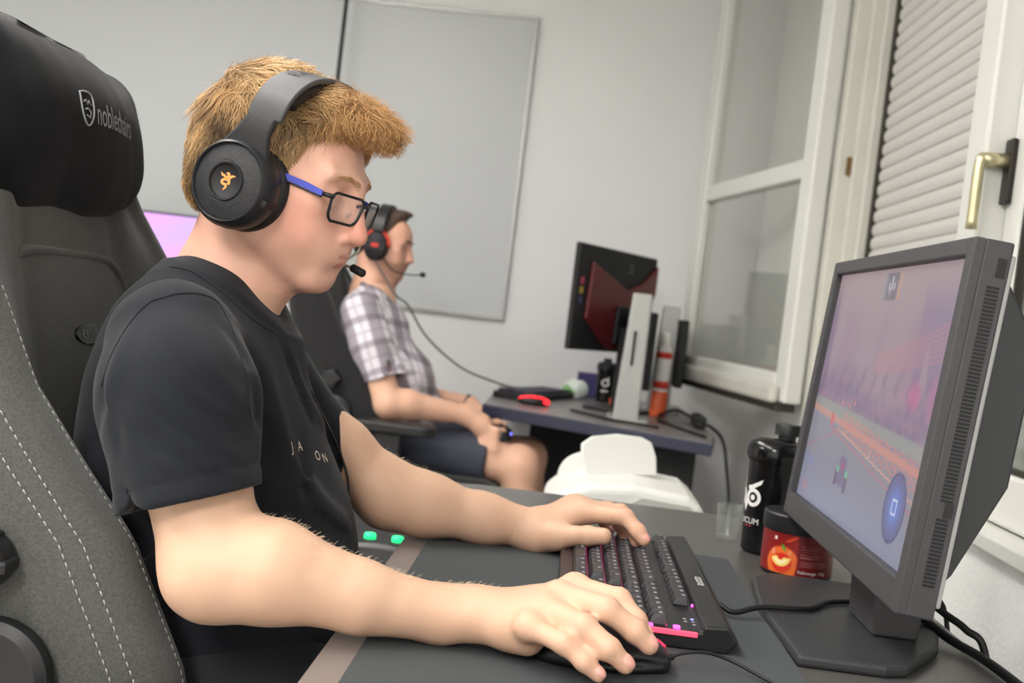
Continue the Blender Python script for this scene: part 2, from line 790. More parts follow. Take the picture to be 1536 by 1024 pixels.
# ---- window 2: near, closed, with the lever handle
w2 = sthing('window_2', (XR, 1.3, WZ0))
f2 = MB()
X0 = .742
f2.box((X0, 1.925, WZ0 + .005), (X0 + .07, 2.0, WZ1)).box((X0, W2Y0, WZ0 + .005), (X0 + .07, W2Y0 + .09, WZ1))
f2.box((X0, W2Y0 + .09, WZ0 + .005), (X0 + .07, 1.925, WZ0 + .095)).box((X0, W2Y0 + .09, WZ1 - .09), (X0 + .07, 1.925, WZ1))
f2.build('frame', M_upvc, w2, smooth=False, bevel=.008)
g2 = MB()
a0, a1, b0, b1 = W2Y0 + .09, 1.925, WZ0 + .095, WZ1 - .09
for (p, q, r, s) in ((a0, a0 + .008, b0, b1), (a1 - .008, a1, b0, b1), (a0, a1, b0, b0 + .008), (a0, a1, b1 - .008, b1)):
    g2.box((X0 + .004, p, r), (X0 + .02, q, s))
g2.build('gasket', M_grime, w2, smooth=False)
MB().box((X0 + .014, a0, b0), (X0 + .020, a1, b1)).build('pane', M_glass, w2, smooth=False)
hb = PL(1517, 243, 0, X0 - .004)
hz, hy = hb[2], hb[1]
hd = MB().box((X0 - .012, hy - .016, hz - .075), (X0 - .001, hy + .016, hz + .04)).build('handle_plate', M_darkmetal, w2, smooth=False, bevel=.003)
lv = MB()
lv.lathe([(.0, 0), (.014, 0), (.013, .03), (.011, .046)], 16, axis_frame((X0 - .012, hy, hz), (-1, 0, 0)))
lv.tube(smooth_path([(X0 - .05, hy, hz + .004), (X0 - .058, hy - .002, hz - .006), (X0 - .06, hy - .004, hz - .05), (X0 - .06, hy - .006, hz - .125)], 6), [.0105] * 6 + [.0095] * 12 + [.0105], 12)
lv.build('handle', M_brass, w2)
# night outside: a facade wall across the yard
struct('wall_outside', MB().box((2.2, -3, -1), (2.4, 7, 4)), mat('facade', rgb(120, 122, 116), .9))
struct('floor_outside', MB().box((1.02, -3, -.4), (2.2, 7, -.3)), mat('yard', rgb(90, 90, 88), .9))

# ---- whiteboard on the back wall
wbM = mat('whiteboard_enamel', rgb(196, 199, 200), 0.38, spec=.4)
wbx0, wbx1, wbz0, wbz1 = -2.78, -.275, 1.018, 2.235
wb = thing('whiteboard', 'wide white enamel whiteboard with thin grey metal edge on back wall', 'whiteboard', ((wbx0 + wbx1) / 2, YB, wbz0))
MB().box((wbx0, YB - .016, wbz0), (wbx1, YB - .001, wbz1)).build('board', wbM, wb, smooth=False)
wf = MB()
M_alu = mat('aluminium', rgb(178, 178, 176), 0.4, metal=.6)
for (a, b, c, d) in ((wbx0, wbx1, wbz0 - .01, wbz0 + .006), (wbx0, wbx1, wbz1 - .006, wbz1 + .008), (wbx0 - .008, wbx0 + .006, wbz0 - .01, wbz1 + .008), (wbx1 - .006, wbx1 + .008, wbz0 - .01, wbz1 + .008)):
    wf.box((a, YB - .022, c), (b, YB - .001, d))
wf.build('edge_frame', M_alu, wb, smooth=False, bevel=.002)

# ---- ceiling lamps (above the frame): louvred office fixtures, plus two added for fill
M_lamp = mat('lamp_diffuser', (1, 1, 1), .5, emit=(1, .96, .9), estr=6.0)


def ceiling_lamp(x, y, w, l, power, spread, label, color=(1, .985, .965)):
    t = thing('ceiling_lamp', label, 'lamp', (x, y, ZC))
    MB().box((x - w / 2 - .03, y - l / 2 - .03, ZC - .07), (x + w / 2 + .03, y - l / 2, ZC - .002)).box((x - w / 2 - .03, y + l / 2, ZC - .07), (x + w / 2 + .03, y + l / 2 + .03, ZC - .002)).box(
        (x - w / 2 - .03, y - l / 2, ZC - .07), (x - w / 2, y + l / 2, ZC - .002)).box((x + w / 2, y - l / 2, ZC - .07), (x + w / 2 + .03, y + l / 2, ZC - .002)).build('housing', M_white, t, smooth=False)
    MB().box((x - w / 2, y - l / 2, ZC - .03), (x + w / 2, y + l / 2, ZC - .02)).build('diffuser', M_lamp, t, smooth=False)
    li = bpy.data.lights.new('ceiling_lamp_light', 'AREA')
    li.shape = 'RECTANGLE'
    li.size = w
    li.size_y = l
    li.energy = power
    li.color = color
    li.spread = radians(spread)
    lo = bpy.data.objects.new('ceiling_lamp_light', li)
    COL.objects.link(lo)
    lo.parent = t
    lo.location = (0, 0, -.045)
    return t


ceiling_lamp(-1.0, .2, .6, 1.5, 10, 170, 'white rectangular ceiling lamp over the near desk')
ceiling_lamp(-1.2, 2.0, .6, 1.5, 14, 170, 'white rectangular ceiling lamp near the whiteboard')
ceiling_lamp(-3.2, .2, .6, 1.5, 58, 180, 'added white rectangular fill lamp on the ceiling far from the windows')  # added lamp, low-angle fill to even out the room
ceiling_lamp(-.7, -2.2, .6, 1.5, 68, 180, 'added white rectangular fill lamp on the ceiling behind the viewer')  # added lamp, frontal fill for the sides facing the camera
# ================================================================== FAR DESK AND WHAT STANDS ON IT
M_black = mat('black_plastic', rgb(30, 30, 32), 0.45, noise=(60, .08))
M_black2 = mat('black_matt', rgb(36, 36, 38), 0.7, noise=(60, .08))
M_blackg = mat('black_gloss', rgb(16, 16, 18), 0.18)
M_cable = mat('cable_rubber', rgb(18, 18, 20), 0.55)
M_silver = mat('silver_plastic', rgb(176, 176, 174), 0.38, metal=.25)
M_fdesk = mat('grey_desk_top', rgb(120, 116, 114), 0.32, noise=(25, .05))
M_fedge = mat('blue_black_edge', rgb(40, 42, 62), 0.4)
DZ = .75
fd = thing('desk', 'grey topped desk with blue-black edge against the back wall', 'desk', (.1, 4.0, 0))
poly = [(-.245, 3.525), (.45, 3.165), (.482, 3.36), (.482, 4.47), (-.245, 4.47)]
poly2 = [(-.245 + .003, 3.53), (.447, 3.172), (.478, 3.362), (.478, 4.465), (-.24, 4.465)]
MB().prism(poly, DZ - .04, DZ - .002).build('desk_edge', M_fedge, fd, smooth=False, bevel=.004)
MB().prism(poly2, DZ - .003, DZ).build('desk_top', M_fdesk, fd, smooth=False)
MB().box((-.1, 4.2, .30), (.40, 4.23, DZ - .04)).build('modesty_panel', M_black2, fd, smooth=False, bevel=.004)
for (x, y) in ((.05, 4.30), (.4, 3.52), (.4, 4.35)):
    MB().box((x - .03, y - .03, 0), (x + .03, y + .03, DZ - .041)).build('leg', M_black2, fd, smooth=False, bevel=.005)
ct = MB().box((.20, 3.42, .53), (.44, 3.62, .69)).box((.22, 3.45, .66), (.235, 3.465, .712)).box((.40, 3.45, .66), (.415, 3.465, .712))
ct.build('cable_tray', M_black2, fd, smooth=False, bevel=.01)


def vbox(mb, c, ux, uy, uz, hx, hy, hz):
    mb.box((-hx, -hy, -hz), (hx, hy, hz), frame(c, ux, uy, uz))


# ---- the large monitor seen from behind
A = PL(848, 523, 1, 3.62)
B_ = PL(983, 392, 1, 4.12)
A_top = PL(880, 357, 1, 3.62)
ux = nrm(V3(B_[0] - A[0], B_[1] - A[1], 0))
wid = hypot(B_[0] - A[0], B_[1] - A[1])
hgt = .355
nb = V3(ux[1], -ux[0], 0)               # back side, towards camera and wall
up_m = nrm(V3(0, 0, 1) + .0 * nb)
MO = frame((A[0], A[1], A[2]), ux, up_m, np.cross(ux, up_m))   # local: x along, y up, z=back normal
if np.dot(MO[:3, 2], nb) < 0:
    MO[:3, 2] *= -1
fm = thing('monitor', 'large black monitor seen from behind with dark red back panel', 'monitor', (A[0] + ux[0] * wid / 2, A[1] + ux[1] * wid / 2, DZ))
MB().box((0, 0, -.008), (wid, hgt, .012), MO).build('screen_housing', M_black2, fm, smooth=False, bevel=.006)
MB().box((.01, .012, -.0095), (wid - .01, hgt - .008, -.0082), MO).build('screen', mat('screen_glow_far', (.02, .02, .03), .3, emit=rgb(120, 110, 150), estr=.8), fm, smooth=False)
M_red = mat('dark_red_plastic', rgb(104, 34, 40), 0.35, noise=(30, .08))
pan = [(wid * a, hgt * b) for (a, b) in ((.12, .30), (.42, .02), (.62, .02), (.86, .36), (.98, .62), (.98, .92), (.80, .72), (.60, .62), (.14, .84))]
MB().prism(pan, .0125, .026, MO).build('back_panel', M_red, fm, smooth=False, bevel=.005)
pan2 = [(wid * a, hgt * b) for (a, b) in ((.45, .08), (.60, .08), (.72, .34), (.66, .46), (.46, .46))]
MB().prism(pan2, .027, .04, MO).build('stand_mount', M_black, fm, smooth=False, bevel=.004)
for (a, b, c, nm) in ((.045, .62, rgb(190, 60, 90), 0), (.045, .53, rgb(190, 160, 50), 1), (.045, .44, rgb(70, 70, 120), 2)):
    MB().box((wid * a, hgt * b, .0125), (wid * a + .02, hgt * b + .022, .014), MO).build('sticker', mat('sticker%d' % nm, c, .5), fm, smooth=False)
tv, tf = text_geo('BC', .03, 0)
lg = MB()
for k in range(3):
    lg.box((wid * .62, hgt * (.80 + k * .035), .0125), (wid * .62 + .035 - k * .004, hgt * (.80 + k * .035) + .006, .0135), MO)
lg.build('logo', mat('grey_print', rgb(92, 92, 94), .5), fm, smooth=False)
nk = MB()
p0 = xf(MO, [(wid * .54, hgt * .25, .055)])[0]
nk.box((-.025, -.018, 0), (.025, .018, p0[2] - DZ - .012), frame((p0[0], p0[1], DZ + .012), ux, nb, (0, 0, 1)))
nk.build('stand_neck', M_black, fm, smooth=False, bevel=.006)
fb = MB()
fb.prism(rrect(.22, .18, .03), 0, .012, frame((p0[0], p0[1], DZ), ux, nb, (0, 0, 1)))
fb.build('stand_base', M_black, fm, smooth=False, bevel=.003)


# ---- two edge-on monitors on silver stands
def edge_monitor(px0, y, hcol, label, pan_y0, pan_y1, pz0, pz1):
    b = PL(px0[0], px0[1], 2, DZ)
    x, yy = b[0], b[1]
    t = thing('monitor', label, 'monitor', (x, yy, DZ), group=None)
    o = MB()
    w0, w1 = .040, .026
    vv = [(x - w0, yy - .02, DZ + .008), (x + w0, yy - .02, DZ + .008), (x + w0, yy + .03, DZ + .008), (x - w0, yy + .03, DZ + .008)]
    vv += [(x - w1 + .004, yy - .015, DZ + hcol), (x + w1 + .014, yy - .015, DZ + hcol), (x + w1 + .014, yy + .02, DZ + hcol), (x - w1 + .004, yy + .02, DZ + hcol)]
    o.add(vv, [(0, 3, 2, 1), (4, 5, 6, 7), (0, 1, 5, 4), (1, 2, 6, 5), (2, 3, 7, 6), (3, 0, 4, 7)])
    c = o.build('stand_column', M_silver, t, smooth=False, bevel=.006)
    MB().box((x - .006, yy - .022, DZ + .18), (x + .002, yy - .0165, DZ + hcol - .12)).build('slot', M_black2, c, smooth=False)
    MB().prism(rrect(.13, .2, .03), 0, .012, frame((x + .01, yy + .05, DZ), (1, 0, 0), (0, 1, 0), (0, 0, 1))).build('stand_base', M_silver, t, smooth=False, bevel=.003)
    MB().box((x + .043, pan_y0, DZ + pz0), (x + .072, pan_y1, DZ + pz1)).build('screen_panel', M_black2, t, smooth=False, bevel=.006)
    MB().box((x + .03, yy - .005, DZ + .27), (x + .046, yy + .05, DZ + .33)).build('arm', M_black, t, smooth=False, bevel=.004)
    return t


edge_monitor((937, 632), 0, .41, 'edge-on monitor on the nearer silver column stand at desk front', 3.58, 4.0, .10, .355)
edge_monitor((985, 618), 0, .39, 'edge-on monitor on the farther silver column stand by the window sash', 3.96, 4.36, .10, .345)


# ---- keyboard with raised key rows, mouse, packets, bottles
def keys_block(name, O, ux, uy, W_, D_, h, m_body, m_key, parent, rows=6, cols=17):
    K = frame(O, ux, uy, (0, 0, 1))
    o = MB()
    for r in range(rows):
        for c in range(cols):
            x0 = .01 + c * (W_ - .02) / cols
            y0 = .012 + r * (D_ - .024) / rows
            o.box((x0 + .001, y0 + .001, h - .004), (x0 + (W_ - .02) / cols - .002, y0 + (D_ - .024) / rows - .002, h + .007), K)
    b = MB().box((0, 0, 0), (W_, D_, h - .002), K).build('case', m_body, parent, smooth=False, bevel=.003)
    ks = o.build('key_rows', m_key, parent, smooth=False)
    ks['kind'] = 'stuff'
    return b


fk = thing('keyboard', 'black keyboard with blue key glow on the far grey desk', 'keyboard', (-.05, 3.95, DZ))
M_keyfar = mat('key_far', rgb(38, 38, 44), .5, emit=rgb(90, 90, 200), estr=.01)
a = radians(68)
keys_block('k', (-.105, 3.78, DZ + .001), V3(cos(a), sin(a), 0), V3(-sin(a), cos(a), 0), .42, .14, .024, M_black, M_keyfar, fk)
fmo = thing('mouse', 'black mouse with red glowing edge beside the far keyboard', 'mouse', (-.085, 3.70, DZ))
mf = Field().u(Ell((-.085, 3.70, DZ + .012), (.055, .032, .026)), .01).cut(Plane((0, 0, DZ + .002), (0, 0, -1)), .004)
mV, mF = nets(mf, (-.16, 3.64, DZ - .01), (-.01, 3.76, DZ + .05), .004)
mesh('mouse_shell', mV, mF, M_black, fmo)
gl = MB().tube([(-.085 + .05 * cos(t) * 1.02, 3.70 + .030 * sin(t) * 1.04, DZ + .014 + .016 * max(0, sin((t - pi) * 1.0))) for t in np.linspace(pi, 2 * pi, 14)], .0035, 6)
gl.tube([(-.05, 3.668, DZ + .017), (-.035, 3.675, DZ + .012)], .006, 6)
gl.build('glow_strip', mat('red_glow', rgb(200, 30, 40), .4, emit=rgb(255, 40, 50), estr=1.6), fmo)


def bottle(name, label, cat, c, prof, m, n=28):
    t = thing(name, label, cat, c)
    for (nm, pr, mm) in prof:
        MB().lathe([(r, z + c[2]) for (r, z) in pr], n, frame((c[0], c[1], 0), (1, 0, 0), (0, 1, 0), (0, 0, 1))).build(nm, mm, t, auto=40)
    return t


sb = bottle('shaker_bottle', 'black shaker bottle with white owl emblem below the far red monitor', 'bottle', (.165, 4.20, DZ), [
    ('bottle_body', [(.028, .001), (.031, .004), (.036, .12), (.037, .124)], M_blackg),
    ('lid', [(.039, .124), (.039, .142), (.030, .152), (.016, .154), (.016, .166), (.010, .168)], M_black)], None)
em = MB()
cam_d = nrm(V3(.165, 4.2, 0))
eo = V3(.165, 4.20, DZ + .075) - cam_d * .0365
EX = V3(cam_d[1], -cam_d[0], 0)
EM = frame(eo, EX, (0, 0, 1), -cam_d)
ring = [(.012 * cos(t), .012 * sin(t)) for t in np.linspace(0, 2 * pi, 20, endpoint=False)]
em.tube(xf(EM, [(x, y, 0) for x, y in ring]), .0035, 6, closed=True)
em.tube(xf(EM, [(.006, .012, 0), (.012, .022, .0)]), .003, 6)
em.box((-.014, -.034, -.002), (.014, -.028, .002), EM)
em.build('emblem', M_white, sb)
rb = bottle('spray_bottle', 'white and red bottle with orange base between the silver stands', 'bottle', (.342, 3.84, DZ), [
    ('bottle_base', [(.026, .001), (.029, .004), (.029, .085), (.027, .09)], mat('orange_plastic', rgb(214, 92, 44), .35)),
    ('bottle_body', [(.027, .09), (.027, .23), (.018, .25), (.014, .252)], mat('white_label', rgb(220, 216, 214), .4)),
    ('cap', [(.0145, .252), (.0145, .29), (.010, .295)], M_white)], None)
for (z0, z1) in ((.205, .226), (.10, .125)):
    MB().lathe([(.0276, DZ + z0), (.0276, DZ + z1)], 28, frame((.342, 3.84, 0), (1, 0, 0), (0, 1, 0), (0, 0, 1))).build('red_band', mat('red_label', rgb(204, 52, 40), .4), rb)
bottle('cup', 'small orange cup beside the far black shaker bottle', 'cup', (.20, 4.03, DZ), [('cup_wall', [(.018, .001), (.022, .03), (.0195, .03), (.017, .006)], mat('orange_plastic', (0, 0, 0)))], None)
# crumpled green and white packet
gp = thing('snack_packet', 'crumpled green and white packet on the far desk', 'packet', (.055, 4.2, DZ))
pf = Field().u(Ell((.055, 4.2, DZ + .04), (.05, .045, .04)), .01)
pf.disp = lambda P: .010 * wob(P, 70, 3) + .004 * wob(P, 160, 4)
pf.cut(Plane((0, 0, DZ + .002), (0, 0, -1)), .002)
pV, pF = nets(pf, (-.03, 4.12, DZ - .01), (.14, 4.28, DZ + .11), .005)
pc = np.where((wob(pV, 60, 8) > .05)[:, None], np.array(rgb(222, 232, 220)), np.array(rgb(140, 190, 120)))
mesh('packet_foil', pV, pF, mat('packet_foil', (1, 1, 1), .35, attr='Col'), gp, col=pc)
pb = MB().box((.06, 4.36, DZ + .001), (.14, 4.41, DZ + .095)).build('box', mat('violet_card', rgb(66, 60, 110), .5), smooth=False, bevel=.003)
tag(pb, 'small violet cardboard box behind the green packet', 'box')
# loose cables on and beside the far desk
cb = MB().tube(smooth_path([(.345, 3.80, DZ + .008), (.385, 3.70, DZ + .04), (.42, 3.52, DZ + .04), (.494, 3.36, DZ + .008), (.515, 3.28, DZ - .08), (.53, 3.22, .52), (.51, 3.18, .40), (.46, 3.2, .2), (.44, 3.22, .02)], 8), .0055, 8).build('cable', M_cable)
tag(cb, 'black cable hanging over the right end of the far desk', 'cable')
for i, pts in enumerate(([(.04, 3.62, 0), (.10, 3.54, 0), (.16, 3.46, 0), (.22, 3.42, 0), (.31, 3.38, 0)], [(.33, 3.64, 0), (.365, 3.5, 0), (.40, 3.38, 0), (.44, 3.26, 0)])):
    o = MB().tube(smooth_path([(x, y, DZ + .006 + z) for x, y, z in pts], 8), .0045, 6).build('cable', M_cable)
    tag(o, ['black cable curving along the front of the far grey desk', 'short black cable beside the nearer silver column on the far desk'][i], 'cable')
pbk = MB().box((.445, 3.56, DZ + .001), (.478, 3.72, DZ + .04)).build('power_strip', M_black2, smooth=False, bevel=.006)
tag(pbk, 'black power strip at the right end of the far desk', 'power strip')

# ---- white printer on a low stand past the near desk
pr_ = thing('printer', 'white desktop printer with raised paper support past the near desk', 'printer', (.17, 2.34, .50))
py0, py1 = 2.20, 2.48
M_pw = mat('printer_white', rgb(222, 222, 216), .4)
side = [(-.01, .50), (.385, .50), (.385, .60), (.36, .65), (.325, .685), (.305, .718), (.28, .735), (.17, .744), (.08, .735), (.02, .714), (-.01, .685)]
pf2 = MB()
Mxz = frame((0, py1, 0), (1, 0, 0), (0, 0, 1), (0, -1, 0))
pf2.prism(side, 0, py1 - py0, Mxz)
pf2.build('body', M_pw, pr_, smooth=False, bevel=.018, seg=4)
MB().prism([(.15, .66), (.165, .708), (.185, .722), (.284, .716), (.302, .688), (.345, .650), (.15, .64)], py1 - py0 + .0005, py1 - py0 + .004, Mxz).build('side_panel', mat('printer_grey', rgb(178, 178, 172), .45), pr_, smooth=False, bevel=.001)
sp = MB()
spo = V3(.150, 2.36, .738)
sp.prism([(-.078, 0), (.078, 0), (.082, .04), (.076, .072), (.055, .084), (0, .090), (-.055, .084), (-.080, .068), (-.084, .035)], -.006, .006, frame(spo, nrm((.97, .2, .08)), nrm((-.22, .18, .95)), np.cross(nrm((.97, .2, .08)), nrm((-.22, .18, .95)))))
sp.build('paper_support', M_pw, pr_, smooth=False, bevel=.004, seg=3)
MB().lathe([(0, -.02), (.055, -.02), (.06, -.012), (.06, .012), (.055, .02), (0, .02)], 32, axis_frame((.075, 2.42, .712), (.25, 1, 0))).build('roll_cover', M_pw, pr_, auto=40)
for (x, z) in ((.145, .688), (.245, .688)):
    MB().lathe([(0, 0), (.004, 0), (.004, .0015)], 12, axis_frame((x, py0 - .005, z), (0, -1, 0))).build('screw', M_darkmetal, pr_)
MB().box((.335, py0 + .03, .672), (.35, py0 + .05, .6775)).build('vent', mat('printer_vent', rgb(170, 168, 160), .5), pr_, smooth=False)
ps = thing('side_table', 'low black side table under the white printer', 'table', (.17, 2.34, 0))
MB().box((-.06, 2.12, .47), (.42, 2.55, .499)).build('table_top', M_black2, ps, smooth=False, bevel=.004)
for (x, y) in ((-.03, 2.15), (.39, 2.15), (-.03, 2.52), (.39, 2.52)):
    MB().box((x - .02, y - .02, 0), (x + .02, y + .02, .4695)).build('leg', M_black2, ps, smooth=False)

# ---- black pole stand in front of the whiteboard
px_, py_ = -1.015, 4.3
pt = thing('pole_stand', 'thin black upright pole stand in front of the whiteboard', 'stand', (px_, py_, 0))
MB().tube([(px_, py_, .02), (px_, py_, 1.3)], .013, 12).build('lower_tube', M_black, pt)
MB().tube([(px_, py_, 1.28), (px_, py_, 2.62)], .0085, 12).build('upper_tube', M_black, pt)
MB().lathe([(0, 0), (.02, 0), (.02, .05), (0, .05)], 14, frame((px_, py_, 1.0), (1, 0, 0), (0, 1, 0), (0, 0, 1))).tube([(px_ - .05, py_ - .02, 1.02), (px_ + .05, py_ + .01, 1.03)], .008, 8).build('clamp', M_black, pt)
for k in range(3):
    a = 2 * pi * k / 3 + .4
    MB().tube([(px_, py_, .45), (px_ + .16 * cos(a), py_ + .16 * sin(a), .013)], .009, 8).build('leg', M_black, pt)
wcab = MB().tube(smooth_path([(px_ + .03, py_ - .03, 1.01), (px_ + .075, py_ - .03, .92), (px_ + .08, py_ - .03, .75), (px_ + .04, py_ - .03, .5), (px_ + .06, py_ - .03, .015)], 8), .006, 8).build('cable', mat('white_cable', rgb(190, 190, 186), .5))
tag(wcab, 'pale cable hanging down from the clamp of the black pole', 'cable')

# ---- monitor with a violet picture at far left, on its own desk
la = PL(200, 316, 1, 4.15)
lm = thing('monitor', 'far monitor showing a violet picture behind the headrest', 'monitor', (-1.62, 4.15, DZ))
lx0, lx1, lz0, lz1 = -1.90, -1.32, .90, la[2]
MB().box((lx0 - .006, 4.15, lz0 - .015), (lx1 + .006, 4.19, lz1 + .008)).build('screen_housing', M_black2, lm, smooth=False, bevel=.004)
gv, gf = grid(lambda u, v: (lx0 + u * (lx1 - lx0), 4.1485, lz0 + v * (lz1 - lz0)), 96, 54)
gv = np.array(gv)
uu = (gv[:, 0] - lx0) / (lx1 - lx0)
vv_ = (gv[:, 2] - lz0) / (lz1 - lz0)
c_ = np.array(rgb(176, 150, 214))[None] * np.ones((len(gv), 1))
w_ = np.clip(.5 + .6 * wob(np.stack([uu, vv_, 0 * uu], 1), 9, 2), 0, 1)[:, None]
c_ = c_ * (1 - w_) + np.array(rgb(206, 140, 206)) * w_
w_ = (np.clip(.5 + wob(np.stack([uu, vv_ * .6, 0 * uu], 1), 14, 12), 0, 1) * sstep(.7, .2, vv_))[:, None]
c_ = c_ * (1 - w_) + np.array(rgb(120, 100, 170)) * w_
w_ = sstep(.25, .1, vv_)[:, None]
c_ = c_ * (1 - w_) + np.array(rgb(140, 170, 225)) * w_
mesh('screen', gv, gf, emit_attr('violet_screen', 1.3), lm, col=c_, smooth=False)
MB().box((-1.65, 4.17, DZ + .012), (-1.59, 4.2, lz0)).build('stand_neck', M_black, lm, smooth=False)
MB().box((-1.74, 4.08, DZ + .001), (-1.50, 4.28, DZ + .013)).build('stand_base', M_black, lm, smooth=False, bevel=.003)
d2 = thing('desk', 'dark desk under the far violet monitor', 'desk', (-1.6, 4.15, 0))
MB().box((-2.3, 3.85, DZ - .03), (-1.2, 4.47, DZ)).build('desk_top', M_black2, d2, smooth=False, bevel=.003)
for (x, y) in ((-2.25, 3.9), (-1.25, 3.9), (-2.25, 4.42), (-1.25, 4.42)):
    MB().box((x - .025, y - .025, 0), (x + .025, y + .025, DZ - .0305)).build('leg', M_black2, d2, smooth=False)
# ================================================================== NEAR DESK
M_desk = mat('desk_laminate', rgb(84, 82, 80), 0.30, noise=(60, .05), bump=(400, .05, .001))
M_dedge = mat('desk_edge_bevel', rgb(128, 118, 113), 0.42, noise=(60, .04))
M_mat = mat('desk_mat_cloth', rgb(66, 70, 72), 0.85, noise=(900, .10), bump=(900, .2, .0006))
dk = thing('desk', 'long dark grey desk under the keyboard with a brownish front edge', 'desk', (.16, 1.0, 0))
DX0, DX1, DY0, DY1 = -.182, .493, .25, 1.945
outl = [(DX0, DY0), (DX1, DY0), (DX1, DY1)] + [(DX0 + .05 - .05 * sin(t), DY1 - .05 + .05 * cos(t)) for t in np.linspace(0, pi / 2, 7)]
MB().prism(outl, DZ - .03, DZ - .0015).build('board', M_desk, dk, smooth=False, bevel=.002)
out2 = [(DX0 + .034, DY0 + .001), (DX1 - .002, DY0 + .001), (DX1 - .002, DY1 - .002)] + [(DX0 + .034 + .03 - .03 * sin(t), DY1 - .032 + .03 * cos(t)) for t in np.linspace(0, pi / 2, 7)]
MB().prism(out2, DZ - .0016, DZ - .0002).build('desk_top', M_desk, dk, smooth=False)
MB().box((DX0 + .0005, DY0 + .001, DZ - .0016), (DX0 + .0338, DY1 - .06, DZ - .0002)).build('front_edge', M_dedge, dk, smooth=False)
for y in (.45, 1.75):
    MB().box((DX0 + .06, y - .03, .03), (DX0 + .12, y + .03, DZ - .031)).build('leg', M_black2, dk, smooth=False, bevel=.004)
    MB().box((DX1 - .12, y - .03, .03), (DX1 - .06, y + .03, DZ - .031)).build('leg', M_black2, dk, smooth=False, bevel=.004)
    MB().box((DX0 + .02, y - .035, 0), (DX1 - .02, y + .035, .0295)).build('foot', M_black2, dk, smooth=False, bevel=.004)
dm = MB().prism(rrect(.262 + .150, 1.29, .008, cx=.056, cy=.915), DZ + .0002, DZ + .0032).build('desk_mat', M_mat, smooth=False, bevel=.0008)
tag(dm, 'charcoal cloth desk mat under the keyboard and mouse', 'mat')
MZ = DZ + .0036

# ------------------------------------------------------------------ keyboard
kb = thing('keyboard', 'black mechanical keyboard with red light bar and pink lit keys on charcoal mat', 'keyboard', (.13, 1.28, MZ))
# local: u from near end to far end, v from the space bar towards the function keys
kA = PL(1083, 972, 2, MZ + .004)       # near end, function-key side, bottom
kB = PL(1036, 803, 2, MZ + .02)        # far end, function-key side
ku = nrm(V3(.004, 1, 0))
kv = V3(ku[1], -ku[0], 0)              # +x : towards function keys
KL, KD = .450, .158
KO = V3(.193, 1.088, MZ) - kv * KD
KM = frame(KO, kv, ku, (0, 0, 1))      # local x = depth (0 = space bar side), y = length (0 = near camera), z up


def kz(x):
    return .015 + .006 * (x / KD)      # nearly level deck


M_kb = mat('keyboard_shell', rgb(26, 26, 28), 0.38, noise=(80, .08))
M_kbt = mat('keyboard_deck', rgb(60, 46, 50), 0.42, metal=.3, noise=(80, .1))
sidep = [(-.012, 0), (KD + .0, 0), (KD + .012, .012), (KD, kz(KD) + .006), (KD - .024, kz(KD) + .004), (KD - .026, kz(KD) - .002), (-.0, kz(0) - .002), (-.012, .012)]
# prism in local (x,z) extruded along y
cs = MB().prism(sidep, -KL, 0, KM @ frame((0, 0, 0), (1, 0, 0), (0, 0, 1), (0, -1, 0)))
cs.build('case', M_kb, kb, smooth=False, bevel=.0025)
MB().box((-.011, .002, kz(0) - .004), (.004, KL - .002, kz(0) - .0005), KM).build('palm_edge', M_kbt, kb, smooth=False, bevel=.001)
M_legend = mat('legend_white', rgb(150, 144, 148), .5, emit=rgb(200, 150, 190), estr=.05)
M_key = mat('keycap', rgb(50, 50, 52), 0.38, noise=(120, .06))
M_pink = mat('pink_led', rgb(250, 80, 220), .4, emit=rgb(255, 70, 225), estr=2.2)
M_blue = mat('blue_led', rgb(120, 120, 255), .4, emit=rgb(110, 120, 255), estr=2.4)
# light bar on the near end
lb_ = MB().box((.0, -.0022, .0135), (KD - .030, .0012, .0185), KM).build('light_bar', mat('red_lightbar', rgb(230, 60, 80), .3, emit=rgb(255, 60, 84), estr=1.5), kb, smooth=False, bevel=.0008)
glow = MB()
for x in (.022, .0415, .061, .080, .0995, .128):
    glow.box((x - .0025, .012 if x < .12 else .115, kz(x) - .0018), (x - .0005, KL - .012, kz(x) - .0008), KM)
go = glow.build('backlight', mat('key_backlight', rgb(120, 30, 80), .4, emit=rgb(225, 40, 140), estr=.30), kb, smooth=False)
go['kind'] = 'stuff'
PITCH = .0188
KEYMESH = {}
key_n = [0]
over = MB()
tiny_legends = MB()
rows_x = [.012, .0315, .051, .070, .0895, .120]     # space row ... function row


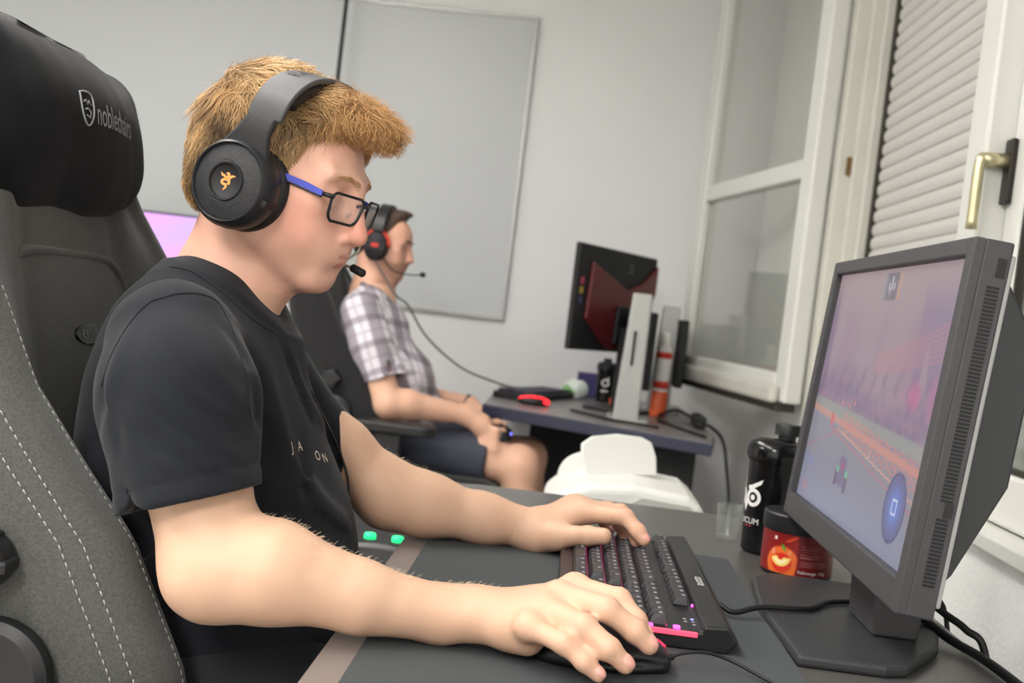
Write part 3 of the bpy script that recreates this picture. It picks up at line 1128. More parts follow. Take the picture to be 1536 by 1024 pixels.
def key(x, yfar, wid_u, deep=1, tall=0):
    """a cap: yfar = distance of its far edge from the far end in key units"""
    w = wid_u * PITCH - .0014
    d = deep * .0188 + (deep - 1) * .0008 - .0016
    y1 = KL - .012 - yfar * PITCH
    y0 = y1 - w
    z0 = kz(x) - .001
    sh = .0028
    hh = .0085 + .0012 * abs(2 - min(rows_x.index(x) if x in rows_x else 2, 4)) * .4
    b = [(x - d / 2 + d * (deep - 1) * 0, y0), (x + d / 2, y0), (x + d / 2, y1), (x - d / 2, y1)]
    if deep > 1:
        b = [(x - .0086, y0), (x - .0086 + d, y0), (x - .0086 + d, y1), (x - .0086, y1)]
    cx = (b[0][0] + b[1][0]) / 2
    cy = (y0 + y1) / 2
    lo = [(p[0], p[1], z0) for p in b]
    hi = [(cx + (p[0] - cx) * (1 - sh * 2 / d) + .0008, cy + (p[1] - cy) * (1 - sh * 2 / w), z0 + hh + .09 * (p[0] - cx)) for p in b]
    mid = (cx + .0008, cy, z0 + hh - .0008)
    V = np.array(lo + hi + [mid])
    Fc = [(0, 1, 5, 4), (1, 2, 6, 5), (2, 3, 7, 6), (3, 0, 4, 7), (4, 5, 8), (5, 6, 8), (6, 7, 8), (7, 4, 8), (0, 3, 2, 1)]
    Vw = xf(KM, V)
    if key_n[0] < 98:
        mesh('key', Vw, Fc, M_key, kb, smooth=False, bevel=.0009, seg=1)
        key_n[0] += 1
    else:
        over.add(Vw, Fc)
    # legend
    tiny_legends.box((cx + .001, cy - .0028, z0 + hh + .0002), (cx + .0042, cy + .0022, z0 + hh + .0006), KM)


def row(x, keys):
    p = 0
    for k in keys:
        if isinstance(k, tuple):
            p += k[0]
            continue
        key(x, p, k)
        p += k


row(rows_x[0], [1.25, 1.25, 1.25, 6.25, 1.25, 1.25, 1.25, 1.25, (.25,), 1, 1, 1])
row(rows_x[1], [1.25, 1, 1, 1, 1, 1, 1, 1, 1, 1, 1, 2.75, (1.25,), 1])
row(rows_x[2], [1.75] + [1] * 11 + [2.25])
row(rows_x[3], [1.5] + [1] * 12 + [1.5, (.25,), 1, 1, 1])
row(rows_x[4], [1] * 13 + [2, (.25,), 1, 1, 1])
row(rows_x[5], [1, (1,), 1, 1, 1, 1, (.5,), 1, 1, 1, 1, (.5,), 1, 1, 1, 1, (.25,), 1, 1, 1])
# numeric block
np0 = 18.5
for r, x in enumerate(rows_x[1:5]):
    for c in range(3):
        key(x, np0 + c, 1)
key(rows_x[0], np0, 2)
key(rows_x[0], np0 + 2, 1)
key(rows_x[0], np0 + 3, 1, 2)
key(rows_x[2], np0 + 3, 1, 2)
key(rows_x[4], np0 + 3, 1)
oo = over.build('spare_keys', M_key, kb, smooth=False)
oo['kind'] = 'stuff'
lo_ = tiny_legends.build('key_legends', M_legend, kb, smooth=False)
lo_['kind'] = 'stuff'
for (x, y, m_) in ((.0806, .0065, M_pink), (.1075, .0065, M_pink), (.1345, .094, M_pink)):
    MB().box((x - .0035, y - .0035, kz(x) - .001), (x + .0035, y + .0035, kz(x) + .0018), KM).build('lit_switch', m_, kb, smooth=False, bevel=.001)
for k, (x, y) in enumerate(((.1268, .044), (.1268, .034), (.1268, .024), (.1190, .044), (.1190, .034))):
    MB().box((x - .0016, y - .0012, kz(x) - .001), (x + .0016, y + .0012, kz(x) - .0003), KM).build('indicator', M_blue if k == 0 else M_legend, kb, smooth=False)
tv, tf = text_geo('ozone', .017, 0, 'CENTER')
LO = xf(KM, [(KD - .012, KL * .42, kz(KD) + .0056)])[0]
lv_ = xf(frame(LO, -ku, kv, (0, 0, 1)), tv)
mesh('logo', lv_, tf, mat('print_white', rgb(225, 222, 220), .5), kb, smooth=False)

# cable from keyboard to behind the monitor
kc = MB().tube(smooth_path([(.205, 1.243, MZ + .012), (.222, 1.235, MZ + .0065), (.255, 1.250, DZ + .016), (.31, 1.268, DZ + .0165), (.345, 1.315, DZ + .0165), (.40, 1.345, DZ + .0165), (.45, 1.375, DZ + .0165), (.515, 1.39, DZ - .02), (.535, 1.39, .3)], 10), .0032, 8).build('cable', M_cable)
tag(kc, 'thin black keyboard cable crossing the mat towards the monitor', 'cable')

# ------------------------------------------------------------------ mouse under the near hand
mo = thing('mouse', 'black gaming mouse with a red lit seam under the near hand', 'mouse', (.07, 1.0, MZ))
mc = V3(.066, 1.016, MZ)
mdir = nrm(V3(.98, .20, 0))
mlat = V3(-mdir[1], mdir[0], 0)
mA = np.array([mdir, mlat, (0, 0, 1)])


def mw(a, b, c):
    return mc + mdir * a + mlat * b + V3(0, 0, c)


f = Field()
f.u(Ell(mw(-.012, 0, .004), (.055, .033, .034), mA), .01)
f.u(Ell(mw(.020, 0, .002), (.044, .031, .024), mA), .02)
f.u(RBox(mw(.036, 0, .008), (.024, .029, .010), .008, mA), .012)
f.cut(Plane(mw(0, 0, .0012), (0, 0, -1)), .003)
f.sub(Cone(mw(.02, .001, .0285), mw(.068, .001, .018), .0012), .0015)
f.sub(Cone(mw(-.04, -.034, .012), mw(.06, -.033, .010), .003), .003)
V, Fq = nets(f, mc - .09, mc + .09, .0018)
mesh('mouse_shell', relax(V, Fq, 1), Fq, mat('mouse_black', rgb(22, 22, 25), .35, bump=(300, .05, .001)), mo)
MB().tube(smooth_path([mw(.03, .0292, .0205), mw(.05, .0285, .0175), mw(.060, .024, .0165), mw(.0605, -.0, .0182)], 6), .0011, 6).build('lit_seam', mat('red_seam', rgb(200, 30, 60), .4, emit=rgb(255, 40, 80), estr=1.0), mo)
MB().lathe([(0, -.004), (.009, -.004), (.010, -.002), (.010, .002), (.009, .004), (0, .004)], 24, axis_frame(mw(.036, .001, .021), mlat)).build('scroll_wheel', M_black2, mo, auto=40)
mcab = smooth_path([mw(.058, 0, .008), mw(.067, 0, .008), mw(.078, .001, .012), mw(.10, .0, .015), mw(.125, -.004, .010), mw(.15, -.035, .004), mw(.17, -.09, .003), mw(.18, -.16, .003), mw(.16, -.24, .003)], 10)
tube_m = MB().tube(mcab[:14], [.0034 if i % 2 else .0026 for i in range(14)], 8)
tube_m.tube(mcab, .0017, 8)
tube_m.build('mouse_cable', M_cable, mo)

# ------------------------------------------------------------------ monitor
sx = .366
mon = thing('monitor', 'dark grey monitor in the foreground showing a hazy video game', 'monitor', (.45, 1.34, DZ))
M_bez = mat('bezel_grey', rgb(66, 65, 67), 0.5, noise=(200, .05), bump=(500, .08, .0006))
M_back = mat('monitor_back', rgb(52, 53, 55), 0.5, noise=(200, .05))
pTN, pTF = W(1480, 357, 1.075), W(1258, 396, 1.625)
pBN, pBF = W(1350, 934, 1.062), W(1183, 760, 1.615)
my0, my1 = 1.000, 1.517
mz0, mz1 = .836, 1.181
mux = V3(0, -1, 0)                        # image right edge is the near end
tiltv = nrm(V3(.028, 0, mz1 - mz0))
mxb = .327
MN = nrm(np.cross(tiltv, V3(0, 1, 0)))    # points away from viewer side? fixed below
MN = nrm(V3(-tiltv[2], 0, tiltv[0]))      # towards the user (-x)
# local frame: x along +y (far), y up the panel, z towards user
MM = frame((mxb, my0, mz0), (0, 1, 0), tiltv, MN)
PW, PH = my1 - my0, (mz1 - mz0) / tiltv[2]
bt, bs, bb = .017, .016, .031
hb_ = MB()
hb_.box((0, 0, -.030), (PW, PH, -.004), MM)
hb_.box((0, 0, -.006), (bs, PH, .006), MM).box((PW - bs, 0, -.006), (PW, PH, .006), MM)
hb_.box((bs, 0, -.006), (PW - bs, bb, .006), MM).box((bs, PH - bt, -.006), (PW - bs, PH, .006), MM)
bez = hb_.build('bezel', M_bez, mon, smooth=False, bevel=.0022)
# picture on the screen
nu, nv = 260, 150
gv, gf = grid(lambda u, v: xf(MM, [(PW - bs + (2 * bs - PW) * u, bb + (PH - bb - bt) * v, -.0034)])[0], nu, nv)
gv = np.array(gv)
gu = np.tile(np.linspace(0, 1, nu + 1), nv + 1)
gw = np.repeat(np.linspace(0, 1, nv + 1), nu + 1)


def C(r, g, b):
    return np.array(rgb(r, g, b))


def over_(c, m, col):
    m = np.clip(m, 0, 1)[:, None]
    return c * (1 - m) + col * m


P2 = np.stack([gu * 1.6, gw, gu * 0], 1)
c = np.ones((len(gu), 3)) * C(158, 138, 150)
c = over_(c, sstep(.6, 1, gw) * .6, C(166, 146, 146))
c = over_(c, .9 * (wob(P2 * [1, .12, 1], 34, 21) > .1) * sstep(.45, .6, gw) * sstep(.98, .8, gw), C(140, 120, 146))
c = over_(c, .9 * np.clip(wob(P2 * [1, .25, 1], 22, 31), 0, 1) * sstep(.42, .5, gw) * sstep(.95, .7, gw), C(150, 116, 140))
c = over_(c, .75 * sstep(.14, 0, np.abs(gw - .46 - .05 * np.sin(gu * 7))), C(124, 104, 136))
c = over_(c, .8 * sstep(.075, .02, np.hypot((gu - .82) * 1.2, gw - .545)), C(188, 98, 146))
c = over_(c, .6 * sstep(.1, .04, np.hypot((gu - .95) * 1.5, gw - .55)), C(180, 110, 150))
for k in range(7):       # stadium bands rising to the right
    c = over_(c, .7 * sstep(.006, .002, np.abs(gw - (.60 + k * .012 + .22 * np.clip(gu - .5, 0, 1) ** 1.3 * (1 + .1 * k)))) * (gu > .5), C(186, 128, 140))
c = over_(c, .6 * np.clip(wob(P2, 60, 41), 0, 1) * sstep(.66, .56, gw), C(112, 92, 124))
c = over_(c, .35 * np.clip(wob(P2, 90, 42), 0, 1) * sstep(.62, .52, gw), C(196, 140, 150))
# floor of the arena
hor = .405 - .07 * gu
fl = sstep(.004, -.004, gw - hor)
c = over_(c, fl, C(138, 138, 152))
c = over_(c, fl * sstep(.25, 0, gw) * .5, C(140, 146, 178))
band = sstep(.012, .004, np.abs(gw - (hor - .02))) * 1.0
c = over_(c, sstep(.03, .02, np.abs(gw - (.43 - .06 * gu))) * .75, C(150, 158, 150))
c = over_(c, .8 * sstep(.018, .010, np.abs(gw - (.405 - .10 * gu))), C(206, 146, 130))
c = over_(c, .9 * sstep(.05, .045, np.abs(gw - (.36 - .14 * (gu - .45))) + .0 * gu) * .55 * (gu > .33) * ((np.sin(gu * 120 + gw * 150) > 0) | (np.sin(gu * 60 - gw * 260) > .5)), C(208, 130, 122))
c = over_(c, .85 * sstep(.006, .002, np.abs(gw - (.345 - .20 * (gu - .30)))) * (gu > .28), C(216, 160, 140))
c = over_(c, .8 * sstep(.0045, .0015, np.abs(gw - (.335 - .22 * (gu - .25)))) * (gu > .22), C(200, 110, 118))
c = over_(c, .8 * sstep(.004, .0015, np.abs(gw - (.22 + .40 * (gu)))) * (gu < .30), C(190, 110, 124))
c = over_(c, .9 * sstep(.025, .012, np.hypot((gu - .22), (gw - .375) * .7)), C(206, 96, 110))
for (x, y) in ((.29, .455), (.36, .452), (.40, .466)):
    c = over_(c, .8 * sstep(.014, .005, np.hypot((gu - x) * 1.5, gw - y)), C(226, 140, 120))
# little car seen from behind
car = (np.abs(gu - .405) < .055 * (1 - (gw - .10) / .30)) & (gw > .135) & (gw < .25)
c = over_(c, car * .75, C(112, 96, 134))
c = over_(c, .8 * ((np.abs(gu - .36) < .012) & (np.abs(gw - .16) < .03)), C(92, 78, 108))
c = over_(c, .8 * ((np.abs(gu - .455) < .012) & (np.abs(gw - .15) < .03)), C(92, 78, 108))
c = over_(c, .8 * ((np.abs(gu - .37) < .012) & (np.abs(gw - .195) < .012)), C(110, 190, 150))
c = over_(c, .8 * ((np.abs(gu - .45) < .012) & (np.abs(gw - .19) < .012)), C(110, 190, 150))
c = over_(c, .8 * (np.hypot((gu - .405) * 1.4, gw - .215) < .018), C(176, 84, 130))
c = over_(c, .8 * ((np.abs(gu - .385) < .003) & (gw > .25) & (gw < .285)), C(120, 100, 130))
c = over_(c, .7 * ((np.abs(gu - .60) < .003) & (gw > .285) & (gw < .32)), C(236, 214, 220))
# scoreboard and boost gauge
c = over_(c, .75 * ((np.abs(gu - .50) < .045) & (gw > .875) & (gw < .985)), C(96, 92, 106))
c = over_(c, .6 * ((np.abs(gu - .45) < .008) & (gw > .875) & (gw < .985)), C(120, 140, 150))
c = over_(c, .8 * ((np.abs(gu - .565) < .008) & (gw > .875) & (gw < .985)), C(196, 146, 110))
for (x, y) in ((.48, .93), (.50, .93), (.52, .93), (.50, .955), (.49, .91)):
    c = over_(c, .8 * ((np.abs(gu - x) < .005) & (np.abs(gw - y) < .012)), C(196, 194, 200))
r_ = np.hypot((gu - .845) * 1.72, gw - .175)
c = over_(c, .9 * sstep(.125, .115, r_), C(96, 100, 150))
c = over_(c, .9 * sstep(.10, .02, r_), C(104, 136, 214))
c = over_(c, .8 * (np.abs(r_ - .112) < .005), C(76, 78, 120))
sq = np.maximum(np.abs(gu - .845) * 1.72, np.abs(gw - .175))
c = over_(c, .9 * (np.abs(sq - .024) < .004), C(226, 232, 250))
c = over_(c, .5 * ((np.abs(gu - .07) < .03) & (np.abs(gw - .06) < .02)), C(190, 130, 140))
c = over_(c, .5 * ((np.abs(gu - .07) < .05) & (np.abs(gw - .17) < .02)), C(130, 140, 190))
mesh('screen', gv, gf, emit_attr('game_screen', .58, .03), mon, col=c, smooth=False)
# rear shell, vents on the near side, red pin
rs = MB()
rp = [(.03, -.0378), (PH - .03, -.0378), (PH - .075, -.070), (PH - .13, -.078), (.13, -.078), (.04, -.045)]
rs.prism([(a, b) for (a, b) in rp], .02, PW - .02, MM @ frame((0, 0, 0), (0, 1, 0), (0, 0, 1), (1, 0, 0)))
rs.build('rear_shell', M_back, mon, smooth=False, bevel=.003)
MB().box((.010, .010, -.0375), (PW - .010, PH - .010, -.0302), MM).build('rear_trim', M_silver, mon, smooth=False, bevel=.002)
vt = MB()
for k in range(78):
    y = .03 + k * (PH - .07) / 78
    if .27 < (y / PH) < .31 or (y / PH) > .90:
        continue
    vt.box((-.0006, y, -.024), (.0002, y + .0021, -.013), MM)
vo = vt.build('side_vents', mat('vent_black', rgb(22, 22, 24), .6), bez, smooth=False)
vo['kind'] = 'stuff'
for (a, b) in ((.27 * PH, .31 * PH), (.905 * PH, .955 * PH)):
    MB().box((-.0006, a, -.026), (.0002, b, -.018), MM).build('side_port', M_blackg, bez, smooth=False)
# stand: neck, flat back arm, base
ns = MB()
nkx, nky = .425, 1.315
arm = MB()
AM = frame((0, 0, 0), (1, 0, 0), (0, 0, 1), (0, -1, 0))      # (x,z) outline extruded along -y
pa = [(.432, 1.150), (.442, 1.146), (.470, 1.110), (.470, 1.085), (.442, .92), (.428, .89), (.424, .90)]
arm.prism([(x, z) for x, z in pa], -1.31, -1.20, AM)
ao = arm.build('stand_arm', M_back, mon, smooth=False, bevel=.004)
MB().box((.438, 1.1986, .96), (.446, 1.2002, 1.08)).build('cable_slot', M_blackg, ao, smooth=False)
MB().box((.431, 1.1965, .953), (.446, 1.201, .958)).build('red_pin', mat('red_pin', rgb(190, 40, 40), .4), ao, smooth=False)
MB().box((.398, 1.18, 1.168), (.415, 1.22, 1.21)).build('hook', M_back, mon, smooth=False, bevel=.003) if False else None
nb_ = MB()
nb_.add([(.365, 1.20, DZ + .013), (.415, 1.20, DZ + .013), (.415, 1.30, DZ + .013), (.365, 1.30, DZ + .013), (.358, 1.20, .885), (.420, 1.20, .90), (.420, 1.30, .90), (.358, 1.30, .885)], [(0, 3, 2, 1), (4, 5, 6, 7), (0, 1, 5, 4), (1, 2, 6, 5), (2, 3, 7, 6), (3, 0, 4, 7)])
nb_.build('stand_neck', M_bez, mon, smooth=False, bevel=.003)
b1 = [PL(x, y, 2, DZ + .010)[:2] for (x, y) in ((1138, 908), (1196, 985), (1330, 1003), (1362, 1003), (1408, 972), (1408, 955))]
b1 += [V3(.462, 1.42)[:2], V3(.42, 1.46)[:2], V3(.30, 1.46)[:2], V3(.272, 1.42)[:2]]
b1 = [tuple(p) for p in b1]
if sum((b1[i - 1][0] * b1[i][1] - b1[i][0] * b1[i - 1][1]) for i in range(len(b1))) < 0:
    b1 = b1[::-1]
MB().prism(b1, DZ + .0003, DZ + .0125).build('stand_base', M_back, mon, smooth=False, bevel=.004)
mc1 = MB().tube(smooth_path([(.425, 1.325, .80), (.440, 1.30, .775), (.462, 1.25, .760), (.480, 1.19, DZ + .007), (.485, 1.09, DZ + .007), (.484, .9, DZ + .007), (.47, .6, DZ + .007)], 10), .0052, 10).build('cable', M_cable)
tag(mc1, 'thick black cable running from behind the monitor along the desk edge', 'cable')
mc2 = MB().tube(smooth_path([(.435, 1.345, .81), (.452, 1.33, .790), (.474, 1.30, .775), (.492, 1.275, .765), (.512, 1.26, .74), (.53, 1.25, .6), (.54, 1.25, .2)], 10), .0045, 10).build('cable', M_cable)
tag(mc2, 'thinner black cable dropping behind the desk beside the monitor stand', 'cable')

# ------------------------------------------------------------------ shaker bottle, tub and plastic cup
M_tub = mat('tub_label_red', rgb(150, 34, 30), .32)
sc_ = V3(.328, 1.655, DZ)
sh_ = thing('shaker_bottle', 'tall black shaker bottle with white owl emblem behind the red tub', 'bottle', sc_)
CF = frame((sc_[0], sc_[1], 0), (1, 0, 0), (0, 1, 0), (0, 0, 1))
MB().lathe([(.030, DZ + .001), (.0335, DZ + .004), (.037, DZ + .135), (.038, DZ + .14)], 48, CF).build('bottle_body', M_blackg, sh_, auto=40)
MB().lathe([(.0405, DZ + .138), (.0415, DZ + .143), (.0415, DZ + .156), (.037, DZ + .166), (.028, DZ + .171), (.0, DZ + .172)], 48, CF).build('lid', M_blackg, sh_, auto=40)
CF2 = frame((sc_[0] + .016, sc_[1] + .004, 0), (1, 0, 0), (0, 1, 0), (0, 0, 1))
MB().lathe([(.013, DZ + .171), (.013, DZ + .178), (.019, DZ + .178), (.019, DZ + .192), (.018, DZ + .194), (0, DZ + .194)], 28, CF2).build('flip_cap', M_black, sh_, auto=40)


def wrap(V2, c, rad, ang0, z0, lift=.0004, rfun=None):
    """wrap flat artwork (x along the circumference, y up) round an upright cylinder"""
    o = []
    for (x, y, *_) in V2:
        z = z0 + y
        r = (rfun(z) if rfun else rad) + lift
        a = ang0 + x / r
        o.append((c[0] + r * cos(a), c[1] + r * sin(a), z))
    return o


def disc(cx, cy, r, n=24):
    V = [(cx, cy)] + [(cx + r * cos(2 * pi * k / n), cy + r * sin(2 * pi * k / n)) for k in range(n)]
    return V, [(0, 1 + k, 1 + (k + 1) % n) for k in range(n)]


def ringf(cx, cy, r0, r1, n=28):
    V = [(cx + r * cos(2 * pi * k / n), cy + r * sin(2 * pi * k / n)) for r in (r0, r1) for k in range(n)]
    return V, [(k, (k + 1) % n, n + (k + 1) % n, n + k)[::-1] for k in range(n)]


def rsh(z):
    return .0335 + (z - DZ - .004) / .131 * .0035


a0 = atan2(CAM[1] - sc_[1], CAM[0] - sc_[0]) - .43
art = MB()
for (g, l) in ((ringf(-.010, .083, .008, .0135), .0004), (disc(-.0105, .083, .004), .0004), (ringf(-.038, .083, .008, .0135), .0004), (disc(-.0375, .083, .004), .0004)):
    art.add(wrap(g[0], sc_, 0, a0, DZ, l, rsh), g[1])
hornV = [(-.021, .094), (-.014, .094), (-.006, .099), (.002, .104), (.0045, .1115), (-.004, .1065), (-.014, .101), (-.021, .0995)]
art.add(wrap(hornV, sc_, 0, a0, DZ, .0004, rsh), [(0, 1, 6, 7), (1, 2, 5, 6), (2, 3, 4, 5)])
bk = [(-.0235, .080), (-.020, .072), (-.0245, .060), (-.029, .072)]
art.add(wrap(bk, sc_, 0, a0, DZ, .0004, rsh), [(0, 3, 2, 1)])
tv, tf = text_geo('HOLICUM', .0125, 0, 'RIGHT', subdiv=1)
art.add(wrap([(x + .0045, y + .044) for x, y, z in tv], sc_, 0, a0, DZ, .0004, rsh), tf)
art.build('owl_emblem', mat('print_white2', rgb(232, 230, 228), .5), sh_, smooth=False)
MB().add(wrap([(-.020, .0395), (-.008, .0395), (-.008, .0415), (-.020, .0415)], sc_, 0, a0, DZ, .0004, rsh), [(0, 1, 2, 3)]).build('red_underline', mat('print_red', rgb(190, 40, 40), .5), sh_, smooth=False)

tc_ = V3(.352, 1.535, DZ)
tb = thing('tub', 'short round tub with red peach label and black lid beside the monitor', 'tub', tc_)
TF = frame((tc_[0], tc_[1], 0), (1, 0, 0), (0, 1, 0), (0, 0, 1))
MB().lathe([(.046, DZ + .001), (.0485, DZ + .003), (.0485, DZ + .0615), (.047, DZ + .0625)], 56, TF).build('tub_body', M_black, tb, auto=40)
MB().lathe([(.0505, DZ + .0605), (.0512, DZ + .0625), (.0512, DZ + .082), (.049, DZ + .0845), (0, DZ + .0845)], 56, TF).build('lid', M_black, tb, auto=40)
a1 = atan2(CAM[1] - tc_[1], CAM[0] - tc_[0])
lv2, lf2 = grid(lambda u, v: (lambda a: (tc_[0] + .0489 * cos(a), tc_[1] + .0489 * sin(a), DZ + .0055 + .0545 * v))(a1 - pi + 2 * pi * u), 300, 60)
lu = (np.array([i / 300 for j in range(61) for i in range(301)]) - .5) * 2 * pi * .0489 * 1000      # mm from centre
lw = np.array([j / 60 for j in range(61) for i in range(301)]) * 59
Pq = np.stack([lu, lw, 0 * lu], 1)
c = np.ones((len(lu), 3)) * C(128, 26, 26)
c = over_(c, sstep(-60, -20, lu) * .5 * sstep(60, 20, lw), C(176, 40, 34))
c = over_(c, (lu > 1) * 1.0, C(112, 24, 28))
c = over_(c, .9 * sstep(24, 22, np.hypot(lu + 20, (lw - 17) * 1.0)) * (lu < 2), C(206, 76, 40))
c = over_(c, .9 * sstep(17, 15, np.hypot(lu + 23, lw - 20)) * (lu < 2), C(222, 40, 38))
c = over_(c, .8 * sstep(6, 3, np.abs(np.hypot(lu + 20, lw - 15) - 19)) * (lu < 0), C(236, 120, 54))
c = over_(c, .8 * sstep(5, 2, np.hypot((lu + 34) * 1.4, (lw - 30) * .7)), C(238, 150, 130))
c = over_(c, .8 * sstep(5, 2, np.hypot((lu + 10) * 1.6, (lw - 32) * 1.0)), C(240, 160, 110))
crv = np.hypot(lu + 22, lw - 24)
c = over_(c, .95 * sstep(1, 0, np.abs(crv - 9) - 4.5) * (lw < 24) * (lw < 24 + .5 * (lu + 30)), C(252, 220, 120))
c = over_(c, .9 * sstep(1, 0, np.abs(crv - 8) - 2.0) * (lw < 21), C(255, 240, 190))
c = over_(c, .95 * sstep(1.0, .6, np.hypot((lu + 19 + (lw - 38) * .5) / 3, (lw - 38) / 6)), C(70, 150, 60))
c = over_(c, .9 * sstep(1.2, .8, np.hypot((lu + 8 - (lw - 52) * 1.4) / 4, (lw - 52) / 6)) * (lu < 0), C(206, 70, 40))
c = over_(c, .9 * (np.abs(lu + 32) < 2) * (np.abs(lw - 50) < 2.6), C(236, 224, 220))
for k in range(5):
    c = over_(c, .35 * (lu > 5) * (lu < 32 - (k % 3) * 3) * (np.abs(lw - (44 - k * 4)) < .6) * (np.sin(lu * 3 + k) > -.5), C(220, 170, 160))
for k in range(3):
    c = over_(c, .4 * (lu > 4) * (lu < 42) * (np.abs(lw - (22 - k * 3.2)) < .5) * (np.sin(lu * 4 + 2 * k) > -.4), C(226, 190, 180))
mesh('label', lv2, lf2, mat('tub_label', (1, 1, 1), .32, attr='Col'), tb, col=c)
tv, tf = text_geo('Füllmenge: 150g', .0062, 0, 'LEFT', subdiv=1)
MB().add(wrap([(x + .003, y) for x, y, z in tv], tc_, .0489, a1, DZ + .0095), tf).build('lettering', mat('print_white2', (1, 1, 1)), tb, smooth=False)

gc = V3(.283, 1.722, DZ)
M_clear = glass_mat('clear_plastic', (.975, .98, .98), .05, .04, .08)
GF = frame((gc[0], gc[1], 0), (1, 0, 0), (0, 1, 0), (0, 0, 1))
g_ = MB().lathe([(.0155, DZ + .001), (.017, DZ + .003), (.0195, DZ + .055), (.0187, DZ + .055), (.0165, DZ + .007), (0, DZ + .006)], 32, GF).build('plastic_cup', M_clear, auto=40)
tag(g_, 'small clear plastic cup standing beside the tall black shaker', 'cup')

# dark things under the far side of the desk: a case with two green lights and grey rims
pc_ = thing('computer_case', 'black computer case with two green lights on floor beside the near desk', 'computer', (-.35, 1.95, 0))
gA, gB = PL(551, 802, 1, 1.8), PL(593, 809, 1, 1.8)
MB().box((-.50, 1.81, .01), (-.21, 2.08, gA[2] - .012)).build('case_body', M_black2, pc_, smooth=False, bevel=.008)
for g in (gA, gB):
    MB().lathe([(.0, 0), (.0105, 0), (.0105, .006), (.009, .009), (0, .0095)], 20, frame((g[0], g[1] + .03, gA[2] - .0118), (1, 0, 0), (0, 1, 0), (0, 0, 1))).build('green_light', mat('green_led', rgb(40, 220, 130), .4, emit=rgb(40, 235, 135), estr=1.0), pc_)
rim = MB().tube([(gA[0] - .03 + .15 * t, 1.80, gA[2] - .026 - .018 * t - .012 * sin(t * pi) * -1) for t in np.linspace(0, 1, 10)], .010, 10)
rim.build('grey_rim', mat('rim_grey', rgb(96, 96, 94), .45), pc_)
MB().box((gA[0] + .0, 1.796, gA[2] - .075), (gA[0] + .10, 1.808, gA[2] - .052)).build('white_plate', M_white, pc_, smooth=False, bevel=.003)
# ================================================================== THE PLAYER IN FRONT
Field.d = lambda s, P: s.ev(P)
HYAW, HPIT, HS = radians(14), radians(10), .94
f0 = V3(cos(HYAW), -sin(HYAW), 0)
HL = V3(sin(HYAW), cos(HYAW), 0)
HF = f0 * cos(HPIT) - V3(0, 0, 1) * sin(HPIT)
HU = f0 * sin(HPIT) + V3(0, 0, 1) * cos(HPIT)
HA = np.array([HF, HL, HU])
HO = PN(427, 268, W(420, 270, 1.22), HL)        # midpoint between the ears


def H(f, l, u):
    return HO + HS * (f * HF + l * HL + u * HU)


def HE(f, l, u, a, b, c, ax=None):
    return Ell(H(f, l, u), HS * np.array([a, b, c]), HA if ax is None else ax @ HA)


def HC(p, q, ra, rb):
    return Cone(H(*p), H(*q), ra * HS, rb * HS)


def pitch(a):
    c, s = cos(radians(a)), sin(radians(a))
    return np.array([(c, 0, -s), (0, 1, 0), (s, 0, c)])


CS = -.020


def face_field(F, lips=True):
    F.u(HE(CS + .001, 0, .034, .097, .0765, .080), .01)
    F.u(HE(CS + .052, 0, .034, .049, .062, .050), .02)
    F.u(HE(.046, 0, -.022, .045, .058, .064), .03)
    for s in (-1, 1):
        F.u(HE(.024, s * .044, -.040, .036, .024, .040), .02)
    F.u(HE(.066, 0, -.055, .032, .040, .036), .02)
    for s in (-1, 1):
        F.u(HE(.060, s * .042, -.014, .028, .024, .024), .018)
        F.u(HE(.055, s * .036, -.050, .030, .024, .030), .018)
        F.u(HC((.010, s * .049, -.058), (.068, s * .016, -.101), .019, .0135), .022)
        F.u(HC((.0895, s * .010, .015), (.079, s * .044, .020), .0085, .008), .014)
    F.u(HE(.0745, 0, -.1005, .0165, .021, .0155), .016)
    F.u(HE(.070, 0, -.067, .0295, .036, .028), .016)
    for s in (-1, 1):
        F.sub(HE(.097, s * .032, -.005, .013, .017, .0100), .018)
        F.u(HE(.0775, s * .0315, -.0020, .0135, .0150, .0100), .005)
        F.u(HE(.0760, s * .0315, -.0130, .0125, .0140, .0080), .005)
        F.sub(HC((.0965, s * .021, -.0065), (.0900, s * .042, -.0060), .0030, .0028), .002)
    # nose
    F.u(HC((.0925, 0, .010), (.1075, 0, -.032), .0085, .0098), .012)
    F.u(HE(.1105, 0, -.0415, .0118, .0112, .0102), .008)
    for s in (-1, 1):
        F.u(HE(.1000, s * .0125, -.0455, .0105, .0075, .0080), .006)
        F.sub(HE(.1045, s * .0068, -.0530, .005, .0036, .0034), .003)
    F.u(HC((.101, 0, -.050), (.0955, 0, -.0575), .0060, .0070), .008)
    # mouth
    if lips:
        for s in (-1, 1):
            F.u(HC((.0958, s * .003, -.0655), (.0850, s * .0225, -.0690), .0056, .0026), .004)
            F.u(HC((.0938, s * .002, -.0762), (.0850, s * .0190, -.0722), .0062, .0030), .004)
            F.sub(HC((.1035, s * .001, -.0705), (.0835, s * .0310, -.0645), .0013, .0012), .0025)
        F.sub(HE(.1005, 0, -.0875, .007, .016, .0045), .010)
    return F


body = Field()
face_field(body)
for s in (-1, 1):
    body.u(HE(-.004, s * .073, .0, .020, .007, .031), .006)
# neck
nk0, nk1, nk2 = H(-.030, 0, -.035), PN(338, 425, HO, HL), W(318, 520, 1.24)
body.u(Cone(nk0, nk1, .051, .053), .02)
body.u(Cone(H(.036, 0, -.080), PN(366, 462, HO, HL), .030, .034), .025)
body.u(Cone(nk1, nk2, .054, .058), .02)
